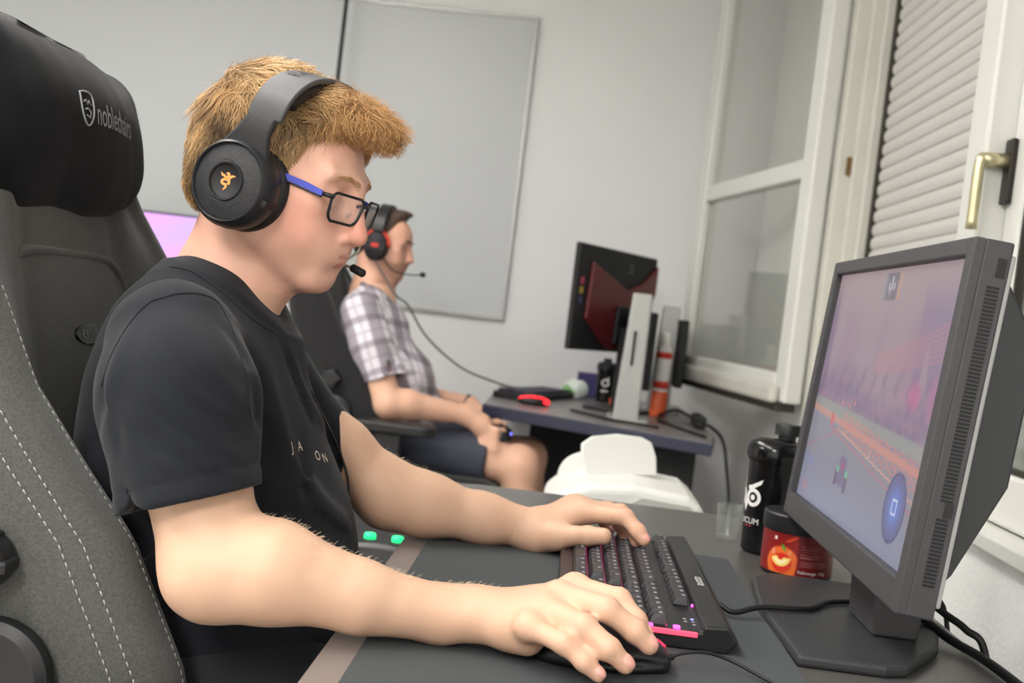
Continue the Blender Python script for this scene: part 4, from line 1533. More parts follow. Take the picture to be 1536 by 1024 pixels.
# torso (under the shirt) and legs (under the trousers)
shN, shF = W(258, 515, 1.075), W(405, 572, 1.43)
body.u(Cone(shN * .94 + .06 * shF, shF * .94 + .06 * shN, .036, .036), .03)
tU = nrm(V3(-.10, 0, 1))
tA = np.array([nrm(np.cross(V3(0, 1, 0), tU)), V3(0, 1, 0), tU])
body.u(Ell(W(322, 640, 1.25), (.080, .125, .16), tA), .03)
pel = W(330, 985, 1.25)
body.u(Ell(W(335, 850, 1.25), (.10, .14, .16), tA), .05)
body.u(Ell(pel, (.09, .12, .07), tA), .04)
hipN, hipF = pel + V3(.02, -.09, -.02), pel + V3(.02, .09, -.02)
kneN, kneF = pel + V3(.43, -.12, -.04), pel + V3(.43, .13, -.04)
ankN, ankF = V3(kneN[0] - .02, kneN[1] - .01, .11), V3(kneF[0] - .02, kneF[1] + .01, .11)
for (h, k, a) in ((hipN, kneN, ankN), (hipF, kneF, ankF)):
    body.u(Cone(h, k, .068, .050), .04)
    body.u(Cone(k, a, .046, .032), .03)
    body.u(Cone(a, a + V3(.13, 0, -.065), .034, .026), .03)

# near (right) arm
elN, wrN = W(322, 853, .992), PL(742, 925, 2, .786)
mid = lambda a, b, t: a + (b - a) * t
body.u(Cone(shN, mid(shN, elN, .5), .055, .050), .03)
body.u(Cone(mid(shN, elN, .5), elN, .050, .0435), .02)
fa = W(408, 858, .99)
body.u(Cone(elN, fa, .040, .0445), .03)
body.u(Cone(fa, W(540, 895, 1.0), .0440, .0320), .015)
body.u(Cone(W(540, 895, 1.0), W(660, 920, 1.015), .0320, .0255), .012)
body.u(Cone(W(660, 920, 1.018), wrN, .0255, .0240), .012)
body.u(Cone(wrN + V3(-.02, .012, 0), wrN + V3(.03, .014, .0), .021, .022), .015)


def finger(F, pts, rr, k=.005, k0=.012):
    for i in range(len(pts) - 1):
        F.u(Cone(pts[i], pts[i + 1], rr[i], rr[i + 1]), k0 if i == 0 else k)
    for i in range(1, len(pts) - 1):       # knuckles
        F.u(Ell(pts[i], (rr[i] * 1.02,) * 3), .003)


Zp = lambda x, y, z: PL(x, y, 2, z)
NF = {
    'little': [Zp(792, 938, .7925), Zp(846, 965, .7875), Zp(876, 992, .776), Zp(897, 1012, .7665)],
    'ring': [Zp(818, 913, .8035), Zp(876, 939, .8020), Zp(914, 973, .7890), Zp(938, 997, .7770)],
    'middle': [Zp(840, 893, .8120), Zp(910, 914, .8150), Zp(953, 946, .8000), Zp(973, 967, .7895)],
    'index': [Zp(862, 882, .8120), Zp(928, 900, .8160), Zp(955, 932, .8030), Zp(967, 953, .7930)],
}
NR = {'little': [.0102, .0086, .0079, .0069], 'ring': [.0122, .0103, .0093, .0082], 'middle': [.0126, .0107, .0097, .0085], 'index': [.0126, .0105, .0095, .0082]}
for nme in ('little', 'ring', 'middle', 'index'):
    body.u(Cone(wrN + V3(.025, (.000, .008, .016, .024)[('little', 'ring', 'middle', 'index').index(nme)] - .004, .0), NF[nme][0],   .0175, .0135), .018)
for nme in ('little', 'ring', 'middle', 'index'):
    g = Field()
    finger(g, NF[nme], NR[nme], k0=.006)
    body.u(g, .0080)
# heel of the hand and thumb (on the far side of the mouse)
body.u(Cone(wrN + V3(.012, -.012, -.008), Zp(790, 958, .775), .0160, .0145), .014)
body.u(Cone(wrN + V3(.02, .03, -.006), wrN + V3(.055, .048, -.008), .016, .0135), .016)
finger(body, [wrN + V3(.055, .048, -.008), wrN + V3(.085, .052, -.010), wrN + V3(.112, .048, -.012)], [.0125, .0105, .0085])

# far (left) arm
elF, wrF = W(583, 742, 1.455), W(795, 791, 1.475)
body.u(Cone(shF, mid(shF, elF, .6), .044, .038), .03)
body.u(Cone(mid(shF, elF, .6), elF, .038, .040), .02)
fb_ = W(640, 757, 1.46)
body.u(Cone(elF, fb_, .040, .0395), .03)
body.u(Cone(fb_, W(725, 777, 1.47), .0395, .031), .02)
body.u(Cone(W(725, 777, 1.47), wrF, .031, .0255), .02)
FD = {
    'index': [W(872, 768, 1.475), W(938, 776, 1.440), W(957, 797, 1.425), W(966, 810, 1.418)],
    'middle': [W(868, 762, 1.497), W(930, 768, 1.470), W(950, 794, 1.452), W(955, 812, 1.443)],
    'ring': [W(860, 760, 1.518), W(912, 764, 1.508), W(932, 788, 1.495), W(938, 803, 1.488)],
    'little': [W(850, 764, 1.538), W(890, 768, 1.540), W(908, 784, 1.535), W(915, 796, 1.530)],
}
for nme in FD:
    finger(body, FD[nme], [x * 1.02 for x in NR[nme]], k0=.014)
    body.u(Cone(wrF + V3(.02, {'index': -.008, 'middle': 0, 'ring': .008, 'little': .016}[nme], .004), FD[nme][0], .0175, .0135), .018)
body.u(Cone(wrF + V3(.012, -.016, -.010), W(838, 806, 1.445), .0185, .0165), .018)
body.u(Cone(wrF + V3(.0, .0, -.010), W(835, 808, 1.47), .020, .014), .018)
finger(body, [W(836, 804, 1.442), W(882, 803, 1.415), W(905, 804, 1.402)], [.0155, .0122, .0108])


def skin_disp(P):
    return .00035 * wob(P, 260, 5) + .0006 * wob(P, 75, 6)


body.disp = skin_disp
V, Fq = nets(body, (-.72, .82, .0), (.30, 1.66, 1.36), .0023 if not DRAFT else .0040)
V = relax(V, Fq, 1, .5)
q = (V - HO) / HS
hf, hl_, hu = q @ HF, q @ HL, q @ HU
isH = (hu > -.13) & (np.abs(hl_) < .09) & (hf > -.12) & (V[:, 0] < -.12)
c = np.ones((len(V), 3)) * C(216, 178, 151)
c = over_(c, .35 + .25 * wob(V, 40, 9), C(212, 168, 140))
fm_ = isH * 1.0
c = over_(c, fm_ * .75, C(238, 188, 166))
blot = np.clip(.5 + .7 * wob(V, 95, 44), 0, 1)
c = over_(c, fm_ * blot * .20, C(206, 128, 106))
ch = np.exp(-((hf - .062) / .030) ** 2 - ((hu + .035) / .030) ** 2) * (np.abs(hl_) > .02)
c = over_(c, fm_ * ch * .40, C(222, 138, 120))
ns_ = np.exp(-(np.hypot(hf - .115, hu + .036) / .018) ** 2)
c = over_(c, fm_ * ns_ * .55, C(226, 142, 124))
dl = np.minimum(*[np.minimum(*[HC((a_[0], s_ * a_[1], a_[2]), (b_[0], s_ * b_[1], b_[2]), ra_, rb_).d(V) for s_ in (-1, 1)]) for (a_, b_, ra_, rb_) in (((.0958, .003, -.0655), (.0850, .0225, -.0690), .0056, .0026), ((.0938, .002, -.0762), (.0850, .0190, -.0722), .0062, .0030))])
lp = sstep(.0026, .0004, dl)
c = over_(c, fm_ * lp * .75, C(206, 120, 114))
nkm = sstep(-.09, -.14, hu) * (V[:, 2] > .98) * (V[:, 0] < -.15)
c = over_(c, nkm * .4, C(230, 176, 152))
knk = np.zeros(len(V))
for D_ in (NF, FD):
    for nme in D_:
        for j in (1, 2):
            knk = np.maximum(knk, np.exp(-(np.linalg.norm(V - D_[nme][j] - V3(0, 0, .006), axis=1) / .010) ** 2))
        knk = np.maximum(knk, .8 * np.exp(-(np.linalg.norm(V - D_[nme][3], axis=1) / .012) ** 2))
c = over_(c, knk * .34, C(232, 156, 138))
M_skin = mat('skin', rgb(230, 185, 160), .48, spec=.35, attr='Col', sss=.12, bump=(900, .12, .0004))
man = thing('person', 'person with red-blond hair in black T-shirt leaning over keyboard and mouse', 'person', (pel[0], pel[1], 0))
mesh('body', V, Fq, M_skin, man, col=c)
BODY_V, BODY_F = V, Fq
bb = bvh_of(V, Fq)

# finger nails, each a shallow plate set on the finger tip
M_nail = mat('nail', rgb(232, 170, 156), .28, noise=(60, .03))


def nail(a, b, up, r):
    t = nrm(b - a)
    up = nrm(up - t * np.dot(up, t))
    s = np.cross(t, up)
    f = Field().u(Ell(b - t * r * .28 + up * r * .56, (r * 1.12, r * .80, r * .56), np.array([t, s, up])))
    return f, b


for (D_, side) in ((NF, 0), (FD, 1)):
    for nme in ('little', 'ring', 'middle', 'index'):
        a, b = D_[nme][2], D_[nme][3]
        r = NR[nme][3]
        upv = nrm(np.cross(nrm(D_[nme][2] - D_[nme][1]), np.cross(nrm(V3(0, 0, 1)), nrm(b - a)) * 1.0)) if False else V3(.30, -.50 if side == 0 else -.35, 1)
        f_, cc_ = nail(a, b, upv, r)
        v_, q_ = nets(f_, cc_ - .02, cc_ + .02, .0011)
        mesh('nail', relax(v_, q_, 1), q_, M_nail, man)
f_, cc_ = nail(W(882, 803, 1.415), W(905, 804, 1.402), V3(0.05, -.85, .5), .0098)
v_, q_ = nets(f_, cc_ - .025, cc_ + .025, .0011)
mesh('nail', relax(v_, q_, 1), q_, M_nail, man)

# eyes: ball surface with iris showing between the lids
for s in (-1, 1):
    eo = H(.0752, s * .0315, -.0065)
    eye = MB()
    ev, ef = [], []
    prof = [(0.0118 * sin(t), .0118 * cos(t)) for t in np.linspace(pi * .5, 0, 9)]
    EMt = axis_frame(eo, HF * .96 - HU * .22 + HL * s * .18)
    eye.lathe([(r * HS, z * HS) for r, z in prof], 20, EMt)
    ec = np.ones((len(eye.V), 3)) * C(226, 220, 214)
    rr_ = np.repeat([p[0] for p in prof], 20)
    ec = over_(ec, (rr_ < .0058) * 1.0, C(96, 120, 140))
    ec = over_(ec, (rr_ < .0026) * 1.0, C(14, 14, 16))
    mesh('eye', eye.V, eye.F, mat('eyeball', (1, 1, 1), .12, attr='Col'), man, col=ec)

# ------------------------------------------------------------------ T-shirt
shirt = Field()
hemN = (W(183, 772, 1.0), W(392, 727, 1.0))
elUp = nrm(shN - elN)
hN = nrm(np.cross(hemN[1] - hemN[0], ray(290, 700)))
if hN[2] > 0:
    hN = -hN                       # pointing down the arm


def sleeve(cones, hole, pl_o, pl_n):
    g = Field()
    for cc in cones:
        g.u(cc, .03)
    g.sub(hole, .003)
    # keep the part above the hem
    g.cut(Plane(pl_o, pl_n), .002)
    return g


shirt.u(Ell(W(302, 605, 1.245), (.104, .165, .160), tA), .02)
shirt.u(Ell(W(342, 700, 1.25), (.106, .150, .15), tA), .04)
shirt.u(Ell(W(232, 665, 1.215), (.058, .130, .150), tA), .05)
shirt.u(Ell(W(300, 900, 1.25), (.105, .150, .14), tA), .05)
shirt.u(Ell(W(385, 820, 1.255), (.110, .150, .12), tA), .05)
shirt.u(Ell(W(365, 935, 1.26), (.128, .155, .11), tA), .05)
shirt.u(Cone(W(266, 528, 1.09), W(400, 566, 1.42), .056, .052), .04)
shirt.u(Cone(W(292, 470, 1.20), W(350, 482, 1.30), .050, .052), .045)
slN = sleeve([Cone(W(262, 520, 1.075), W(268, 600, 1.035), .066, .069), Cone(W(268, 600, 1.035), W(290, 800, 1.0), .069, .0655)],
             Cone(W(282, 738, 1.0), W(294, 870, .995), .0475, .054), hemN[0], hN)
hemF = (W(528, 655, 1.45), W(500, 742, 1.45))
armF = nrm(elF - shF)
fN = nrm(np.cross(hemF[1] - hemF[0], ray(510, 700)))
if np.dot(fN, armF) < 0:
    fN = -fN
slF = sleeve([Cone(shF, W(475, 665, 1.45), .058, .050), Cone(W(475, 665, 1.45), W(560, 728, 1.46), .050, .044)], Cone(W(500, 690, 1.455), W(575, 738, 1.456), .036, .039), hemF[0], fN)
cN0, cN1 = W(246, 391, 1.24), W(416, 489, 1.26)
cD = nrm(cN1 - cN0)
cP = nrm(np.cross(cD, V3(.10, 1, -.12)))
if cP[2] < 0:
    cP = -cP
nkc = W(328, 440, 1.245)
neckR = Field().u(Cone(nk1 + (nk1 - nk2) * .6, W(325, 500, 1.245), .0625, .082), .01)
neckR.u(Cone(W(375, 445, 1.25), W(370, 520, 1.25), .044, .06), .03)
neckR.cut(Plane(cN0, cP), .0015)
shirt.u(neckR, .022)
shirt.u(slN, .016)
shirt.u(slF, .014)
shirt.cut(Plane(pel + V3(0, 0, .0), (0, 0, -1)), .01)
# creases: (px,py)-(px,py), width, depth (mm); + raises a fold
cre = [((225, 585), (350, 665), 1.0, .0055, .0032), ((235, 640), (368, 715), 1.0, .0055, .0032), ((260, 560), (365, 625), 1.0, .0055, .003), ((190, 600), (260, 650), 1.02, .006, .003), ((205, 672), (290, 700), 1.0, .006, .0025),
       ((200, 560), (330, 660), 1.02, .010, .0035), ((240, 600), (370, 690), 1.0, .008, .003), ((215, 630), (345, 690), 1.0, .009, .003),
       ((300, 520), (372, 610), 1.0, .009, .003), ((330, 480), (378, 560), 1.02, .008, -.003),
       ((165, 610), (180, 690), 1.03, .008, -.003), ((380, 560), (400, 720), 1.08, .012, -.008), ((400, 540), (440, 700), 1.12, .012, .005),
       ((430, 520), (500, 660), 1.2, .011, .005), ((415, 500), (470, 640), 1.18, .008, -.004), ((440, 690), (540, 800), 1.16, .012, .006),
       ((420, 760), (545, 830), 1.15, .014, -.007), ((410, 830), (540, 860), 1.14, .014, .006), ((450, 640), (470, 830), 1.14, .010, -.004),
       ((160, 560), (130, 700), 1.1, .010, -.004), ((200, 470), (150, 620), 1.06, .009, .004), ((135, 700), (200, 860), 1.1, .014, .006),
       ((165, 700), (230, 880), 1.06, .014, -.007), ((200, 800), (300, 960), 1.1, .016, .007), ((280, 900), (420, 950), 1.1, .016, -.007)]
# lay each crease on the cloth as seen before folding
_v, _q = nets(shirt, (-.70, .86, .55), (-.05, 1.62, 1.13), .008)
_sb = bvh_of(_v, _q)
CRE = []
for (a, b, d, w_, dd) in cre:
    hs_ = []
    for t in np.linspace(0, 1, 6):
        bow = 10 * sin(pi * t) * (1 if dd > 0 else -.5)
        h = _sb.ray_cast(Vector(CAM), Vector(nrm(ray(a[0] + (b[0] - a[0]) * t - bow * .3, a[1] + (b[1] - a[1]) * t + bow))))[0]
        if h is not None:
            hs_.append((t, np.array(h)))
    for i in range(len(hs_) - 1):
        if np.linalg.norm(hs_[i + 1][1] - hs_[i][1]) < .09:
            CRE.append((hs_[i][1], hs_[i + 1][1], hs_[i][0], hs_[i + 1][0], w_, dd))


def shirt_disp(P):
    o = .0022 * wob(P * np.array([1, 1, .6]), 42, 61) + .0012 * wob(P, 95, 62)
    damp = .25 + .75 * sstep(-.004, -.045, (P - hemN[0]) @ hN) * sstep(.15, .12, np.linalg.norm(P - W(288, 700, 1.0), axis=1)) + sstep(.12, .15, np.linalg.norm(P - W(288, 700, 1.0), axis=1))
    o = o * np.minimum(damp, 1)
    pc_ = P.mean(0)
    pr_ = np.linalg.norm(P - pc_, axis=1).max()
    fold = np.zeros(len(P))
    for (a, b, t0, t1, w_, dd) in CRE:
        if np.linalg.norm((a + b) / 2 - pc_) > pr_ + np.linalg.norm(b - a) / 2 + 2.5 * w_:
            continue
        d, t = seg_dist(P, a, b)
        f_ = -dd * np.exp(-(d / w_) ** 2) * (np.sin(np.clip(t0 + (t1 - t0) * t, 0, 1) * pi) * 1.0 + .1)
        fold = np.where(np.abs(f_) > np.abs(fold), f_, fold)
    o = o + fold
    sc_n = (P - cN0) @ cP
    o = o - .0016 * sstep(-.019, -.0165, sc_n) * sstep(.10, .09, np.linalg.norm(P - nkc, axis=1))
    # armhole seam and hem seam
    s_ = (P - hemN[0]) @ hN
    o = o + .0016 * np.exp(-((s_ + .020) / .0022) ** 2) * sstep(.09, .075, np.linalg.norm(P - W(288, 745, 1.0), axis=1))
    return o


shirt.disp = shirt_disp
V, Fq = nets(shirt, (-.70, .86, .55), (-.05, 1.62, 1.13), .0032 if not DRAFT else .005)
V = relax(V, Fq, 1, .5)
M_shirt = mat('black_jersey', rgb(30, 32, 37), .9, spec=.2, noise=(700, .12), bump=(1400, .25, .0004), sheen=.08)
tee = mesh('t_shirt', V, Fq, M_shirt, man)
SHIRT_BVH = bvh_of(V, Fq)
# armhole seam
sm_ = [W(x, y, .9) for (x, y) in ((152, 580), (166, 535), (192, 488), (222, 455), (246, 446), (270, 440), (300, 441), (325, 452), (342, 480), (357, 520), (366, 570), (376, 630))]
hits = []
for p in smooth_path(sm_, 6):
    h = SHIRT_BVH.ray_cast(Vector(CAM), Vector(nrm(p - CAM)))[0]
    if h is not None:
        hits.append(np.array(h))
if len(hits) > 4:
    MB().tube(hits, .0012, 6).build('shoulder_seam', M_shirt, tee)


hits = []
for p in smooth_path([W(x, y, .9) for (x, y) in ((252, 399), (290, 408), (335, 440), (372, 473), (400, 492), (414, 498))], 6):
    h = SHIRT_BVH.ray_cast(Vector(CAM), Vector(nrm(p - CAM)))[0]
    if h is not None:
        hits.append(np.array(h))
MB().tube(hits, .0011, 6).build('collar_seam', M_shirt, tee)


def decal(parent, s, px, py, size, name, m, xdir=(0, 1, 0), bvh=None, lift=.0006, rot=0):
    d = nrm(ray(px, py))
    h, n, i, t = bvh.ray_cast(Vector(CAM), Vector(d))
    if h is None:
        return
    h, n = np.array(h), nrm(np.array(n))
    if np.dot(n, d) > 0:
        n = -n
    x = np.asarray(xdir, float)
    x = nrm(x - n * np.dot(x, n))
    y = np.cross(n, x)
    tv, tf = text_geo(s, size, 0, 'CENTER', subdiv=1)
    v = xf(frame(h + n * .02, x, y, n), tv)
    v = project(v, bvh, -n, -lift)
    v = [p + n * lift * 2 for p in v]
    return mesh(name, v, tf, m, parent, smooth=False)


M_print = mat('shirt_print', rgb(220, 204, 188), .7)
for (s, x, y) in (('J', 439, 677), ('A', 450, 676), ('O', 478, 690), ('N', 489, 693)):
    decal(tee, s, x, y, .0155, 'chest_letter', M_print, (.35, 1, .05), SHIRT_BVH)

# ------------------------------------------------------------------ trousers, shoes
tr_ = Field()
tr_.u(Ell(pel + V3(0, 0, -.01), (.135, .18, .105), tA), .03)
for (h, k, a) in ((hipN, kneN, ankN), (hipF, kneF, ankF)):
    tr_.u(Cone(h, k, .088, .064), .04)
    tr_.u(Cone(k, a, .060, .050), .03)
tr_.cut(Plane((0, 0, .105), (0, 0, 1)), .004) if False else None
tr_.disp = lambda P: .004 * wob(P, 38, 71) + .002 * wob(P, 90, 72)
V, Fq = nets(tr_, (-.75, .9, .03), (.25, 1.6, .82), .006)
mesh('trousers', V, Fq, mat('black_denim', rgb(30, 31, 36), .85, noise=(500, .15)), man)
for a in (ankN, ankF):
    g = Field().u(Ell(a + V3(.06, 0, -.068), (.145, .05, .045)), .01).u(Ell(a + V3(0, 0, -.03), (.06, .048, .06)), .03).cut(Plane((0, 0, .004), (0, 0, -1)), .004)
    v_, q_ = nets(g, a - .25, a + .25, .006)
    mesh('shoe', v_, q_, M_black2, man)
# ================================================================== HAIR OF THE PLAYER
def hairline(f):
    return np.interp(f, [-.14, -.085, -.03, .0, .022, .036, .046, .058, .072, .090], [-.070, -.064, -.045, -.03, -.02, -.010, .022, .048, .064, .074])


cap = Field()
cap.u(HE(CS + .001, 0, .034, .106, .0845, .087), .01)
cap.u(HE(CS + .046, 0, .038, .052, .066, .052), .02)
cap.u(HE(-.078, 0, -.020, .036, .060, .055), .03)
cap.u(HE(.055, 0, .088, .044, .052, .022, pitch(4)), .02)
cap.u(HE(.086, .002, .086, .032, .044, .011, pitch(16)), .016)
cap.u(HE(-.052, 0, .100, .050, .055, .020, pitch(-14)), .02)


def cap_cut(P):
    q = (P - HO) / HS
    f, u = q @ HF, q @ HU
    fr_ = sstep(.070, .085, f)
    return (hairline(f) * (1 - fr_) + fr_ * (.074 + .0 * f) - u) * HS * .8


cap.cut(Fn(cap_cut), .006)
cap.disp = lambda P: .0022 * wob(P, 110, 81) + .0012 * wob(P, 260, 82)
capV, capF = nets(cap, HO - .17, HO + .17, .0030)
capV = relax(capV, capF, 1)
capN = vnormals(capV, capF)
q = (capV - HO) / HS
qf, ql, qu = q @ HF, q @ HL, q @ HU
okm = (cap_cut(capV) < -.002) & (qu > -.062)
ids = np.nonzero(okm)[0]


def grow(ids, n, length, nseg, lift, jitter, rad, seed, colfn):
    r = np.random.default_rng(seed)
    pick = r.choice(ids, n)
    P = capV[pick] + r.normal(size=(n, 3)) * .0018 - capN[pick] * .003
    N = capN[pick]
    Lq = (P - HO) / HS
    f, l, u = Lq @ HF, Lq @ HL, Lq @ HU
    nu_ = N @ HU
    top = sstep(.25, .75, nu_)
    back = sstep(-.02, -.09, f) * (1 - top * .5)
    # combed: forwards on the crown, down at the sides and the back
    D = (HF[None] * (top * 1.0 + .25 * (1 - top) * (1 - back) - .25 * back)[:, None] - HU[None] * ((1 - top) * 1.0)[:, None])
    D = D + HL[None] * (-.25 * top * np.sign(l + .01))[:, None] * 0.6
    cl = np.stack([wob(P, 150, seed + 1), wob(P, 150, seed + 2), wob(P, 150, seed + 3)], 1)
    D = D + cl * .8 + r.normal(size=(n, 3)) * jitter
    D = D - N * (D * N).sum(1)[:, None]
    D /= np.linalg.norm(D, axis=1, keepdims=True) + 1e-9
    ln = length(f, u, top, r, n)
    pts = [P]
    tgt = np.zeros(n)
    p = P.copy()
    d = D.copy()
    lf = lift(f, u, top, r, n)
    for k in range(nseg):
        t = (k + 1) / nseg
        p = p + d * (ln / nseg)[:, None]
        e = 1e-3
        v0 = cap.ev(p)
        g = np.stack([cap.ev(p + V3(e, 0, 0)) - v0, cap.ev(p + V3(0, e, 0)) - v0, cap.ev(p + V3(0, 0, e)) - v0], 1)
        g /= np.linalg.norm(g, axis=1, keepdims=True) + 1e-9
        want = -.003 + (.003 + lf) * t
        p = p + g * (np.clip(want - v0, -.004, .006))[:, None]
        d = d + r.normal(size=(n, 3)) * .10 - V3(0, 0, .10) * (1 - top)[:, None]
        d = d - g * (d * g).sum(1)[:, None] * (.8 if t < .7 else .3)
        d /= np.linalg.norm(d, axis=1, keepdims=True) + 1e-9
        pts.append(p.copy())
    PT = np.stack(pts, 1)                    # n, nseg+1, 3
    T = np.gradient(PT, axis=1)
    T /= np.linalg.norm(T, axis=2, keepdims=True) + 1e-9
    A = np.cross(T, N[:, None, :])
    A /= np.linalg.norm(A, axis=2, keepdims=True) + 1e-9
    B = np.cross(T, A)
    w = np.linspace(1, .18, nseg + 1)[None, :, None] * (rad * (.7 + .6 * r.random(n)))[:, None, None]
    ring = [PT + w * (cos(a) * A + sin(a) * B) for a in (0, 2.094, 4.189)]
    VV = np.stack(ring, 2).reshape(-1, 3)
    m = nseg + 1
    base = (np.arange(n) * m * 3)[:, None, None]
    si = (np.arange(nseg) * 3)[None, :, None]
    k0 = np.arange(3)[None, None, :]
    k1 = (np.arange(3) + 1)[None, None, :] % 3
    FF = np.stack([base + si + k0, base + si + k1, base + si + 3 + k1, base + si + 3 + k0], -1).reshape(-1, 4)
    cc = colfn(P, f, u, top, r, n)
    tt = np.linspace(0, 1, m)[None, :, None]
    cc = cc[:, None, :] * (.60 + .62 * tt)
    CC = np.repeat(cc, 3, axis=1).reshape(-1, 3)
    return VV, FF, CC


def hair_col(P, f, u, top, r, n):
    x = np.clip(.5 + 1.1 * wob(P, 170, 91) + .22 * r.normal(size=n), 0, 1)[:, None]
    c = np.array(rgb(84, 58, 36)) * (1 - x) + np.array(rgb(224, 182, 128)) * x
    y = np.clip(.25 + .5 * wob(P, 120, 92) + .2 * r.normal(size=n), 0, 1)[:, None]
    c = c * (1 - y * .6) + np.array(rgb(244, 212, 164)) * y * .6
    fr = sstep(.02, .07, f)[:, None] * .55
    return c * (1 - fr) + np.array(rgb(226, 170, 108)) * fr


parts = []
kH = 1.0 if not DRAFT else .4
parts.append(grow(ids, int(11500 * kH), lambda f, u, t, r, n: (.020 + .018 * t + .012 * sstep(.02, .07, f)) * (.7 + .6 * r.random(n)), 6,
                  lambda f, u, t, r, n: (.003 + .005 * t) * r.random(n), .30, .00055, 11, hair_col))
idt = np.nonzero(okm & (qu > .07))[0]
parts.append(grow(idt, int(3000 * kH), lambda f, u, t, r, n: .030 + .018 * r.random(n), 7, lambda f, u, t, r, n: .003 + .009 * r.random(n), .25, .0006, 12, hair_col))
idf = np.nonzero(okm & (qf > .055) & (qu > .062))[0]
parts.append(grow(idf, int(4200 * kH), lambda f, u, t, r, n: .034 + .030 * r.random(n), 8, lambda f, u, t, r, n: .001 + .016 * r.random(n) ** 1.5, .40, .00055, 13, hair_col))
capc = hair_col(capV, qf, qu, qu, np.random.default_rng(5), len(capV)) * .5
VV = [capV - capN * .0022]
FFs = [capF]
CCs = [capc]
b = len(capV)
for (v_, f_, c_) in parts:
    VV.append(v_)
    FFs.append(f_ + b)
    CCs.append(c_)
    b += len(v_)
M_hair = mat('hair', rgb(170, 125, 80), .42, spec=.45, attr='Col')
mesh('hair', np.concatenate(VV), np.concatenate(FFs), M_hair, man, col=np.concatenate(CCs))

# eyebrows: short strands along the brow ridge
eb_v, eb_f, eb_c = [], [], []
r = np.random.default_rng(3)
em_ = MB()
for s in (-1, 1):
    for k in range(110):
        t = r.random()
        p = H(.108 - .006 * t, s * (.008 + .036 * t), .0165 + .005 * sin(t * 2.6) + .0028 * r.normal())
        h, n_, i_, d_ = bb.find_nearest(Vector(p))
        h, n_ = np.array(h), np.array(n_)
        dr = nrm(HL * s * (.9) + HU * (.25 - .6 * t) + r.normal(size=3) * .15)
        dr = nrm(dr - n_ * np.dot(dr, n_))
        em_.tube([h - n_ * .0003, h + dr * .004 + n_ * .0008, h + dr * .0075 + n_ * .0005], [.00032, .00030, .00012], 3)
em_.build('eyebrows', mat('brow_hair', rgb(206, 160, 116), .5), man)
# fine pale hairs along the forearms
fh = MB()
for (pts, cnt) in (([W(400, 790, .99), W(520, 838, 1.0), W(640, 868, 1.01), W(730, 886, 1.015)], 210), ([W(560, 690, 1.46), W(640, 712, 1.46), W(760, 752, 1.47)], 110)):
    path = smooth_path(pts, 20)
    for k in range(cnt):
        p = path[r.integers(len(path))] + r.normal(size=3) * V3(.008, .020, .006)
        h, n_, i_, d_ = bb.find_nearest(Vector(p))
        h, n_ = np.array(h), np.array(n_)
        dr = nrm(V3(1, .3 * r.normal(), -.1 + .3 * r.normal()) + n_ * .5)
        fh.tube([h - n_ * .0004, h + dr * .0025 + n_ * .0008, h + dr * .005 + n_ * .0010], [.00013, .00012, .00005], 3)
fo_ = fh.build('arm_hair', mat('arm_hair', rgb(244, 222, 188), .5), man)
fo_['kind'] = 'stuff'

# ================================================================== HEADSET WORN BY THE PLAYER
M_hs = mat('headset_black', rgb(34, 34, 36), .42, noise=(200, .06), bump=(900, .08, .0004))
M_hs2 = mat('headset_matt', rgb(26, 26, 28), .6)
M_band = mat('headband_grey', rgb(70, 70, 72), .42, spec=.5, noise=(120, .05), bump=(1200, .12, .0003))
M_leath = mat('cushion_leatherette', rgb(26, 26, 29), .5, bump=(160, .35, .0012))
M_grille = mat('cup_texture', rgb(40, 40, 42), .45)
_nt = M_grille.node_tree
_tc = _nt.nodes.new('ShaderNodeTexCoord')
_vo = _nt.nodes.new('ShaderNodeTexVoronoi')
_vo.inputs['Scale'].default_value = 950
_bp = _nt.nodes.new('ShaderNodeBump')
_bp.inputs['Strength'].default_value = .7
_bp.inputs['Distance'].default_value = .0008
_nt.links.new(_tc.outputs['Object'], _vo.inputs['Vector'])
_nt.links.new(_vo.outputs['Distance'], _bp.inputs['Height'])
_nt.links.new(_bp.outputs['Normal'], _nt.nodes['Principled BSDF'].inputs['Normal'])
M_orange = mat('orange_emblem', rgb(236, 150, 84), .4, emit=rgb(236, 140, 70), estr=.15)
hs = thing('headset', 'large black over-ear headset with orange emblem worn over red-blond hair', 'headset', HO)
